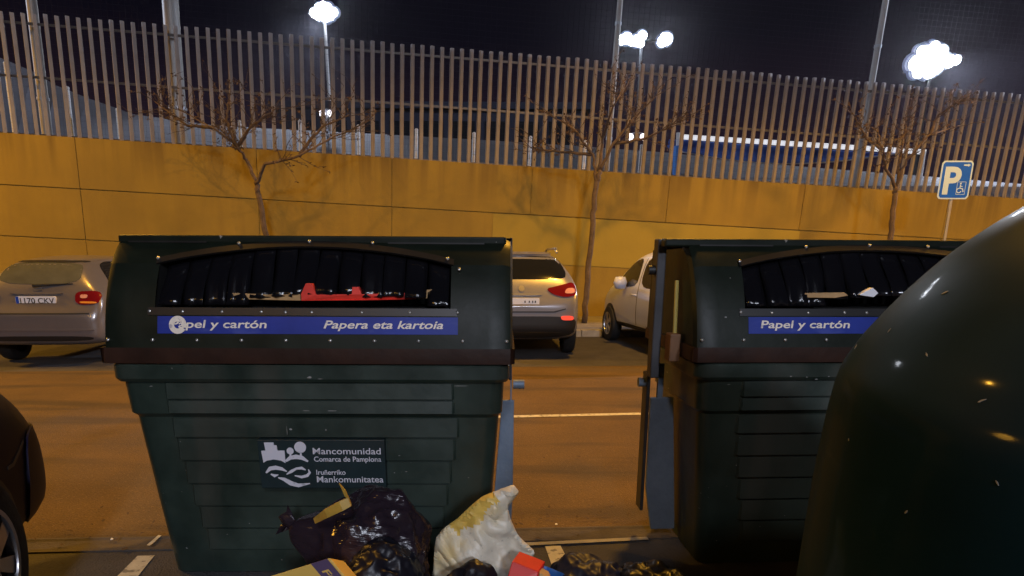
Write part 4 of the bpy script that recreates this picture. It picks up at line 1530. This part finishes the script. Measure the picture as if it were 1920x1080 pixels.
# ------------------------------------------------------------------ bottle bank (igloo)
IC = Vector((1.235, 0.865, 0))
ig = thing('bottle_bank', 'dark green glossy dome shaped bottle bank closest to the camera', 'bottle bank', IC)
prof_i = [(0.70, 0.05), (0.765, 0.06), (0.775, 0.10), (0.765, 0.4), (0.755, 0.8), (0.748, 1.05), (0.742, 1.2), (0.728, 1.35), (0.706, 1.41), (0.675, 1.46), (0.63, 1.52), (0.572, 1.583), (0.488, 1.65), (0.38, 1.71), (0.25, 1.757), (0.12, 1.78), (0.0008, 1.785)]
sm = []
for i in range(len(prof_i) - 1):
    a, b = prof_i[i], prof_i[i + 1]
    p0 = prof_i[max(i - 1, 0)]
    p3 = prof_i[min(i + 2, len(prof_i) - 1)]
    for k in range(4):
        u = k / 4
        sm.append(tuple(0.5 * ((2 * a[j]) + (-p0[j] + b[j]) * u + (2 * p0[j] - 5 * a[j] + 4 * b[j] - p3[j]) * u * u + (-p0[j] + 3 * a[j] - 3 * b[j] + p3[j]) * u ** 3) for j in (0, 1)))
sm.append(prof_i[-1])
mb = MB()
mb.lathe([(max(r, .0008), z) for r, z in sm], 96)
mb.build('shell', M['igloo'], ig, smooth=True)
mb = MB()
mb.lathe([(0.60, 0.0), (0.69, 0.0), (0.71, 0.055), (0.60, 0.06)], 48)
mb.build('base_ring', M['blackplastic'], ig)
for a in (-60, 60):
    m4 = Matrix.Rotation(R(a), 4, 'Z') @ Matrix.Translation((0.655, 0, 1.49)) @ Matrix.Rotation(R(52), 4, 'Y')
    mb = MB()
    mb.lathe([(0.085, -0.05), (0.085, 0.03), (0.11, 0.035), (0.115, 0.0), (0.115, -0.05)], 28, m4)
    mb.build('bottle_hole', M['blackplastic'], ig, smooth=True, angle=40)
mb = MB()
mb.tube([(0, -.06, 1.78), (0, -.06, 1.88), (0, 0, 1.93), (0, .06, 1.88), (0, .06, 1.78)], .015, 10)
mb.build('lifting_ring', M['galv'], ig, smooth=True)


# ------------------------------------------------------------------ rubbish in front of the first bin
def crumple_bag(name, label, center, size, m, seed, cat='rubbish bag', knot=None, amp=0.10, sub=6, group=None, flat=0.0):
    t = thing(name, label, cat, (center[0], center[1], 0), 0, group)
    bm = bmesh.new()
    bmesh.ops.create_icosphere(bm, subdivisions=sub, radius=1.0)
    off = Vector((seed * 3.7, seed * 1.3, seed * 2.1))
    kd = Vector(knot).normalized() if knot else None
    for v in bm.verts:
        d = v.co.normalized()
        n1 = noise.noise(d * 1.5 + off)
        n2 = noise.noise(d * 3.4 + off * 2)
        rg = 1 - abs(noise.noise(Vector((d.x * 3.2, d.y * 3.2, d.z * 6.5)) + off))
        rg2 = 1 - abs(noise.noise(Vector((d.x * 8, d.y * 7, d.z * 12)) + off * 3))
        r = 1 + amp * (1.4 * n1 + 0.7 * n2 + 0.9 * (rg - .75) + 0.22 * (rg2 - .75) + 0.10 * (1 - abs(noise.noise(Vector((d.x * 9 + n1 * 2, d.y * 9, d.z * 26 + n2 * 3)) + off)) - .75))
        if kd is not None:
            c_ = max(0, d.dot(kd))
            ang = math.atan2(d.cross(kd).dot(Vector((0.3, .2, 1))), d.x + .3 * d.y)
            r += 0.42 * c_ ** 22 + 0.04 * c_ ** 4 * math.sin(ang * 13 + n1 * 4)
        p = d * r
        p = Vector((p.x * size[0], p.y * size[1], p.z * size[2] + center[2]))
        if p.z < 0.012:
            p.z = 0.012 + (p.z - 0.012) * 0.02
            p.z = max(p.z, 0.006)
        v.co = p
    me = bpy.data.meshes.new(name)
    bm.to_mesh(me)
    bm.free()
    for p in me.polygons: p.use_smooth = True
    me.materials.append(m)
    obj('sack', me, t)
    if kd is not None:
        k = MB()
        kp = Vector((kd.x * size[0] * 1.3, kd.y * size[1] * 1.3, kd.z * size[2] * 1.3 + center[2]))
        up = (kd + Vector((0, 0, .4))).normalized()
        side_ = up.cross(Vector((0, 1, 0))).normalized()
        vs, fs = [], []
        rr = random.Random(seed)
        for i in range(7):
            a = (i - 3) / 3
            vs.append(kp + side_ * a * .012)
            vs.append(kp + up * .05 + side_ * a * .035 + Vector((0, rr.uniform(-.02, .02), 0)))
            vs.append(kp + up * rr.uniform(.08, .12) + side_ * a * .06 + Vector((0, rr.uniform(-.03, .03), 0)))
        for i in range(6):
            for j in range(2):
                fs.append((i * 3 + j, (i + 1) * 3 + j, (i + 1) * 3 + j + 1, i * 3 + j + 1))
        k.add(vs, fs)
        o = k.build('knot', m, t, smooth=True)
        o.modifiers.new('solid', 'SOLIDIFY').thickness = 0.004
    return t


def inflate(name, poly_px, Y, thick, m, label, cat, seed, amp=0.02, grid=0.022, lean=0.0, fold=None, group=None, m2=None, zone=None):
    """a crumpled bag whose front outline is known: two bulged, creased skins joined round the edge"""
    pts = [at(px, py, Y) for px, py in poly_px]
    cx_ = sum(p.x for p in pts) / len(pts)
    z0 = min(p.z for p in pts)
    poly = rounded([(p.x - cx_, p.z) for p in pts], .12, 1)
    v, f, bound = cdt(poly, grid)
    def edge_d(p):
        best = 9
        for i in range(len(poly)):
            a, b = Vector(poly[i]), Vector(poly[(i + 1) % len(poly)])
            ab = b - a
            u = max(0, min(1, (p - a).dot(ab) / max(ab.length_squared, 1e-9)))
            best = min(best, (p - a - ab * u).length)
        return best
    off = Vector((seed, seed * 2, 0))
    N = len(v)
    fr, bk = [], []
    for p in v:
        d = edge_d(p)
        b = thick * math.sqrt(min(1, d / (thick * 1.3 + .02)))
        q = Vector((p.x, p.y, 0))
        n1 = 1 - abs(noise.noise(q * 7 + off)) * 2
        n2 = 1 - abs(noise.noise(Vector((q.x * 16 + q.y * 7, q.y * 14, 1)) + off)) * 2
        n3 = noise.noise(q * 4 + off * 2)
        k = min(1, d / .03)
        yf = -b + k * amp * (n1 + .55 * n2 + 1.4 * n3)
        yb = b + k * amp * (n1 * .5)
        ln = lean * (p.y - z0)
        fr.append((p.x, yf + ln, p.y))
        bk.append((p.x, yb + ln, p.y))
    fs = [tuple(t) for t in f] + [tuple(i + N for i in t)[::-1] for t in f] + [(a, a + N, b + N, b) for a, b in bound]
    mb = MB()
    mb.add(fr + bk, fs)
    if m2:
        for i, f_ in enumerate(mb.f):
            if len(f_) == 3 and all(q < N for q in f_):
                c3 = sum((Vector(mb.v[q]) for q in f_), Vector()) / 3
                if zone(c3.x + cx_, c3.z): mb.mi[i] = 1
    o = mb.build(name, [m, m2] if m2 else m, smooth=True, angle=38)
    o.location = (cx_, Y, 0)
    return tag(o, label, cat, group)


Yb = 2.66
p = at(702, 1000, Yb)
crumple_bag('rubbish_bag', 'big glossy purple black bag heaped before the logo', (p.x, Yb, 0.30), (0.245, 0.20, 0.305), M['bagpurple'], 1, knot=(-1.0, -0.1, 0.32), amp=0.10, group='bags of rubbish left on the ground')
p = at(716, 1050, 2.42)
crumple_bag('rubbish_bag', 'smaller shiny black bag with white glints in front of the purple one', (p.x, 2.42, 0.22), (0.185, 0.15, 0.235), M['bagblack'], 2, amp=0.10, group='bags of rubbish left on the ground')
p = at(878, 1080, 2.36)
crumple_bag('rubbish_bag', 'matt black bag under the white and yellow carrier bag', (p.x, 2.36, 0.17), (0.175, 0.16, 0.225), M['bagblack'], 4, amp=0.11, group='bags of rubbish left on the ground')
p = at(1105, 1100, 2.5)
crumple_bag('rubbish_bag', 'dark blue slumped bag beside the blue plastic sheet', (p.x, 2.5, 0.17), (0.20, 0.2, 0.19), M['bagblue'], 6, amp=0.13, group='bags of rubbish left on the ground')
p = at(1225, 1100, 2.42)
crumple_bag('rubbish_bag', 'black slumped bag at the foot of the bin with the yellow latch rod', (p.x, 2.42, 0.17), (0.18, 0.2, 0.205), M['bagblack'], 8, amp=0.14, group='bags of rubbish left on the ground')
p = at(1330, 1130, 2.45)
crumple_bag('rubbish_bag', 'low black bag nearest the bottle bank', (p.x, 2.45, 0.14), (0.16, 0.16, 0.16), M['bagblack'], 11, amp=0.14, group='bags of rubbish left on the ground')
p = at(785, 1092, 2.26)
crumple_bag('carrier_bag', 'small lilac white plastic bag between two black bags', (p.x, 2.26, 0.13), (0.085, 0.08, 0.115), M['baglilac'], 5, 'carrier bag', knot=(.55, 0, 1), amp=0.12, sub=4)
_za, _zb = at(846, 992, 2.58), at(925, 922, 2.58)
_zd = Vector((_zb.x - _za.x, _zb.z - _za.z)).normalized()


def bag_zone(x, z):
    w = Vector((x - _za.x, z - _za.z))
    u = w.dot(_zd)
    d = _zd.x * w.y - _zd.y * w.x
    return 0.01 < u < 0.24 and -0.04 + 0.012 * math.sin(u * 40) < d < 0.06


inflate('carrier_bag', [(806, 1150), (816, 1010), (832, 990), (858, 972), (885, 946), (905, 930), (962, 908), (974, 922), (952, 952), (958, 975), (972, 1005), (1004, 1034), (992, 1062), (985, 1150)], 2.58, 0.085, M['bagwhite'],
        'tall crumpled white and yellow carrier bag leaning on the heap', 'carrier bag', 3, amp=0.026, grid=0.014, m2=M['bagyellow'], zone=bag_zone)
# yellow strap on the big bag
t = MB()
pts = [at(590, 976, 2.52), at(612, 962, 2.46), at(640, 948, 2.44), at(656, 940, 2.45), at(652, 928, 2.46), at(642, 918, 2.47)]
wd = [.010, .016, .018, .016, .02, .026]
vs, fs = [], []
for q, w in zip(pts, wd):
    vs += [q + Vector((-w * .4, -.004, w)), q + Vector((w * .4, -.010, -w)), q + Vector((-w * .4, .004, w)), q + Vector((w * .4, 0, -w))]
for i in range(len(pts) - 1):
    for a_, b_ in ((0, 1), (1, 3), (3, 2), (2, 0)):
        fs.append((i * 4 + a_, i * 4 + b_, (i + 1) * 4 + b_, (i + 1) * 4 + a_))
fs += [(0, 1, 3, 2), tuple(len(pts) * 4 - 4 + k for k in (0, 2, 3, 1))]
t.add(vs, fs)
tag(t.build('plastic_strap', M['handle']), 'yellow plastic strap lying over the purple black bag', 'strap')

# yellow and purple carton
def carton(name, label, corners, depth_v, mats_, cat='box'):
    """box from a front quad (four 3-D corners, counter-clockwise) pushed back along depth_v"""
    mb = MB()
    vs = [Vector(c_) for c_ in corners] + [Vector(c_) + Vector(depth_v) for c_ in corners]
    mb.add(vs, [(0, 1, 2, 3), (7, 6, 5, 4), (0, 4, 5, 1), (1, 5, 6, 2), (2, 6, 7, 3), (3, 7, 4, 0)])
    o = mb.build(name, mats_, bevel=0.004)
    return tag(o, label, cat)


Yc = 2.16
q = [at(560, 1190, Yc), at(705, 1150, Yc), at(618, 1046, Yc + .02), at(474, 1090, Yc + .02)]
carton('carton', 'yellow carton with a purple end standing by the bags', q, (0.03, 0.08, -0.05), M['cartonyellow'])
cart = bpy.context.scene.objects['carton']
n_ = (Vector(q[1]) - Vector(q[0])).cross(Vector(q[3]) - Vector(q[0])).normalized()
if n_.y > 0: n_ = -n_
def cq(u, v, w):
    a_ = Vector(q[0]).lerp(Vector(q[1]), u)
    b_ = Vector(q[3]).lerp(Vector(q[2]), u)
    return a_.lerp(b_, v) + n_ * w
mb = MB()
mb.prism([(.76, .0), (.97, .0), (.97, 1.0), (.76, 1.0)], cq, 0.001, 0.003)
mb.build('printed_end', M['cartonpurple'], cart)
v_, f_ = text2d('FO', 1.0, 0, .02)
mb = MB()
mb.add([cq(.81 + .09 * b_ / .73, .86 - a_ * .22, .0035) for a_, b_ in v_], f_)
mb.build('lettering', M['cartonyellow'], cart)

Yr = 2.3
q2 = [at(946, 1100, Yr), at(1002, 1110, Yr), at(1010, 1072, Yr + .03), at(960, 1052, Yr + .03)]
carton('carton', 'small bright red carton below the white and yellow bag', q2, (0.03, 0.09, 0.0), M['cartonred'])
q3 = [at(1004, 1105, Yr), at(1040, 1105, Yr), at(1030, 1084, Yr + .03), at(1012, 1074, Yr + .03)]
carton('carton', 'scrap of orange carton next to the red carton', q3, (0.0, 0.06, 0.0), M['tancard'])
inflate('plastic_sheet', [(985, 1100), (992, 1057), (1008, 1056), (1040, 1068), (1072, 1082), (1075, 1100)], 2.42, 0.03, M['bluesheet'], 'bright blue plastic sheet tucked behind the red carton', 'plastic sheet', 7, amp=0.01, grid=0.018)

# scraps of paper on the asphalt
rnd = random.Random(12)
for (px, py), lab in (((1098, 1047), 'white paper scrap beside the pale bay line'), ((1043, 985), 'pale paper scrap lying in the gutter'), ((560 - 350, 1013), 'tiny paper scrap by the black car')):
    g = ground(px, py, 0.012)
    mb = MB()
    pts = [(math.cos(a) * rnd.uniform(.006, .016), math.sin(a) * rnd.uniform(.006, .016)) for a in [i * 1.05 for i in range(6)]]
    mb.prism(pts, lambda u, v, w: (u, v, w + .3 * abs(u)), 0, .003)
    o = mb.build('paper_scrap', M['plate'])
    o.location = (g.x, g.y, 0.016)
    tag(o, lab, 'paper', 'paper scraps on the ground')

lit = MB()
rnd = random.Random(21)
for _ in range(420):
    sx = rnd.uniform(-6, 5)
    ty = rnd.gauss(0.25, 0.14) if rnd.random() < .7 else rnd.uniform(-.9, 1.6)
    p = GUT0 + gu * sx + gn * ty
    a = rnd.uniform(0, 6.28)
    L_ = rnd.uniform(.008, .026)
    w_ = L_ * rnd.uniform(.3, .6)
    c_, s_ = math.cos(a), math.sin(a)
    z_ = 0.017 + rnd.uniform(0, .006)
    lit.add([(p.x + c_ * u_ - s_ * v_, p.y + s_ * u_ + c_ * v_, z_ + q_) for u_, v_, q_ in ((-L_, 0, 0), (0, -w_, .004), (L_, 0, rnd.uniform(0, .012)), (0, w_, .003))], [(0, 1, 2, 3)])
tag(lit.build('leaf_litter', M['leaf']), kind='stuff')

# thin haze volume added to put a glow round the floodlights
hz = MB()
hz.box((-70, -26, -1.1), (70, 62, 24))
ho = hz.build('haze', [])
hm = bpy.data.materials.new('haze_air')
hm.use_nodes = True
hm.node_tree.nodes.remove(hm.node_tree.nodes['Principled BSDF'])
pv = hm.node_tree.nodes.new('ShaderNodeVolumePrincipled')
pv.inputs['Color'].default_value = (0.86, 0.84, 0.95, 1)
pv.inputs['Density'].default_value = 0.0003
pv.inputs['Anisotropy'].default_value = 0.88
hm.node_tree.links.new(pv.outputs[0], hm.node_tree.nodes['Material Output'].inputs['Volume'])
ho.data.materials.append(hm)
tag(ho, kind='stuff')

# pale scuffs and chips on the plastic
rnd = random.Random(5)


def scuff(parent, fn, u, v, w, h, m=None):
    pts = [(u + math.cos(a) * w * rnd.uniform(.5, 1.1), v + math.sin(a) * h * rnd.uniform(.4, 1.2)) for a in [i * 0.785 for i in range(8)]]
    mb = MB()
    mb.prism(pts, fn, 0.0002, 0.0010)
    mb.build('scuff_mark', m or M['scuff'], parent)


M['scuff'] = mat('scuff_pale', (0.24, 0.24, 0.23), 0.7, var=0.4, scale=60)
M['scuffdim'] = mat('scuff_dim', (0.10, 0.11, 0.10), 0.7, var=0.4, scale=60)
rim = lambda u, v, w: (u, -0.0062 - w, v)
sh = lambda u, v, w: (u, 0.0225 - w, v)
for u, v, w, h in ((.93, 1.005, .012, .006), (.98, .999, .015, .002), (.30, 1.045, .002, .004)):
    scuff(bin1, rim, u, v, w, h)
for u, v, w, h in ((.62, .962, .008, .0025), (.88, .958, .006, .002), (1.06, .957, .010, .002), (1.45, .962, .05, .0012), (1.62, .962, .05, .0012)):
    scuff(bin1, sh, u, v, w, h)
rb = lambda u, v, w: (u, 0.012 - w, v)
for u, v, w, h in ((.90, .842, .018, .002), (1.02, .842, .03, .0022), (.80, .745, .004, .022), (.985, .748, .003, .006), (1.33, .62, .006, .003)):
    scuff(bin1, rb, u, v, w, h, M['scuffdim'] if h > .01 else None)
for u, v, w, h in ((.55, .996, .006, .004), (.60, .985, .009, .003), (.66, .999, .005, .003), (.47, 1.0, .006, .003)):
    scuff(bin2, rim, u, v, w, h)
scuff(lid2, lambda u, v, w: lidmap(u, v, .001 + w), .135, .21, .007, .004)
scuff(lid2, lambda u, v, w: lidmap(u, v, .001 + w), .17, .39, .004, .003)
dgr = bpy.context.evaluated_depsgraph_get()
shell = [o for o in ig.children if o.name.startswith('shell')][0]
for px, py in ((1690, 535), (1773, 549), (1668, 620), (1605, 650), (1592, 825), (1841, 752), (1738, 665), (1700, 960), (1870, 905)):
    d = ray(px, py).normalized()
    bpy.context.view_layer.update()
    ok, loc, n, _ = shell.ray_cast(CAMPOS - ig.location, d)
    if not ok:
        continue
    a1 = n.orthogonal().normalized()
    a2 = n.cross(a1)
    an = rnd.uniform(0, 3)
    e1 = a1 * math.cos(an) + a2 * math.sin(an)
    e2 = n.cross(e1)
    scuff(ig, lambda u, v, w: loc + e1 * u + e2 * v + n * w, 0, 0, rnd.uniform(.003, .007), rnd.uniform(.001, .0022))
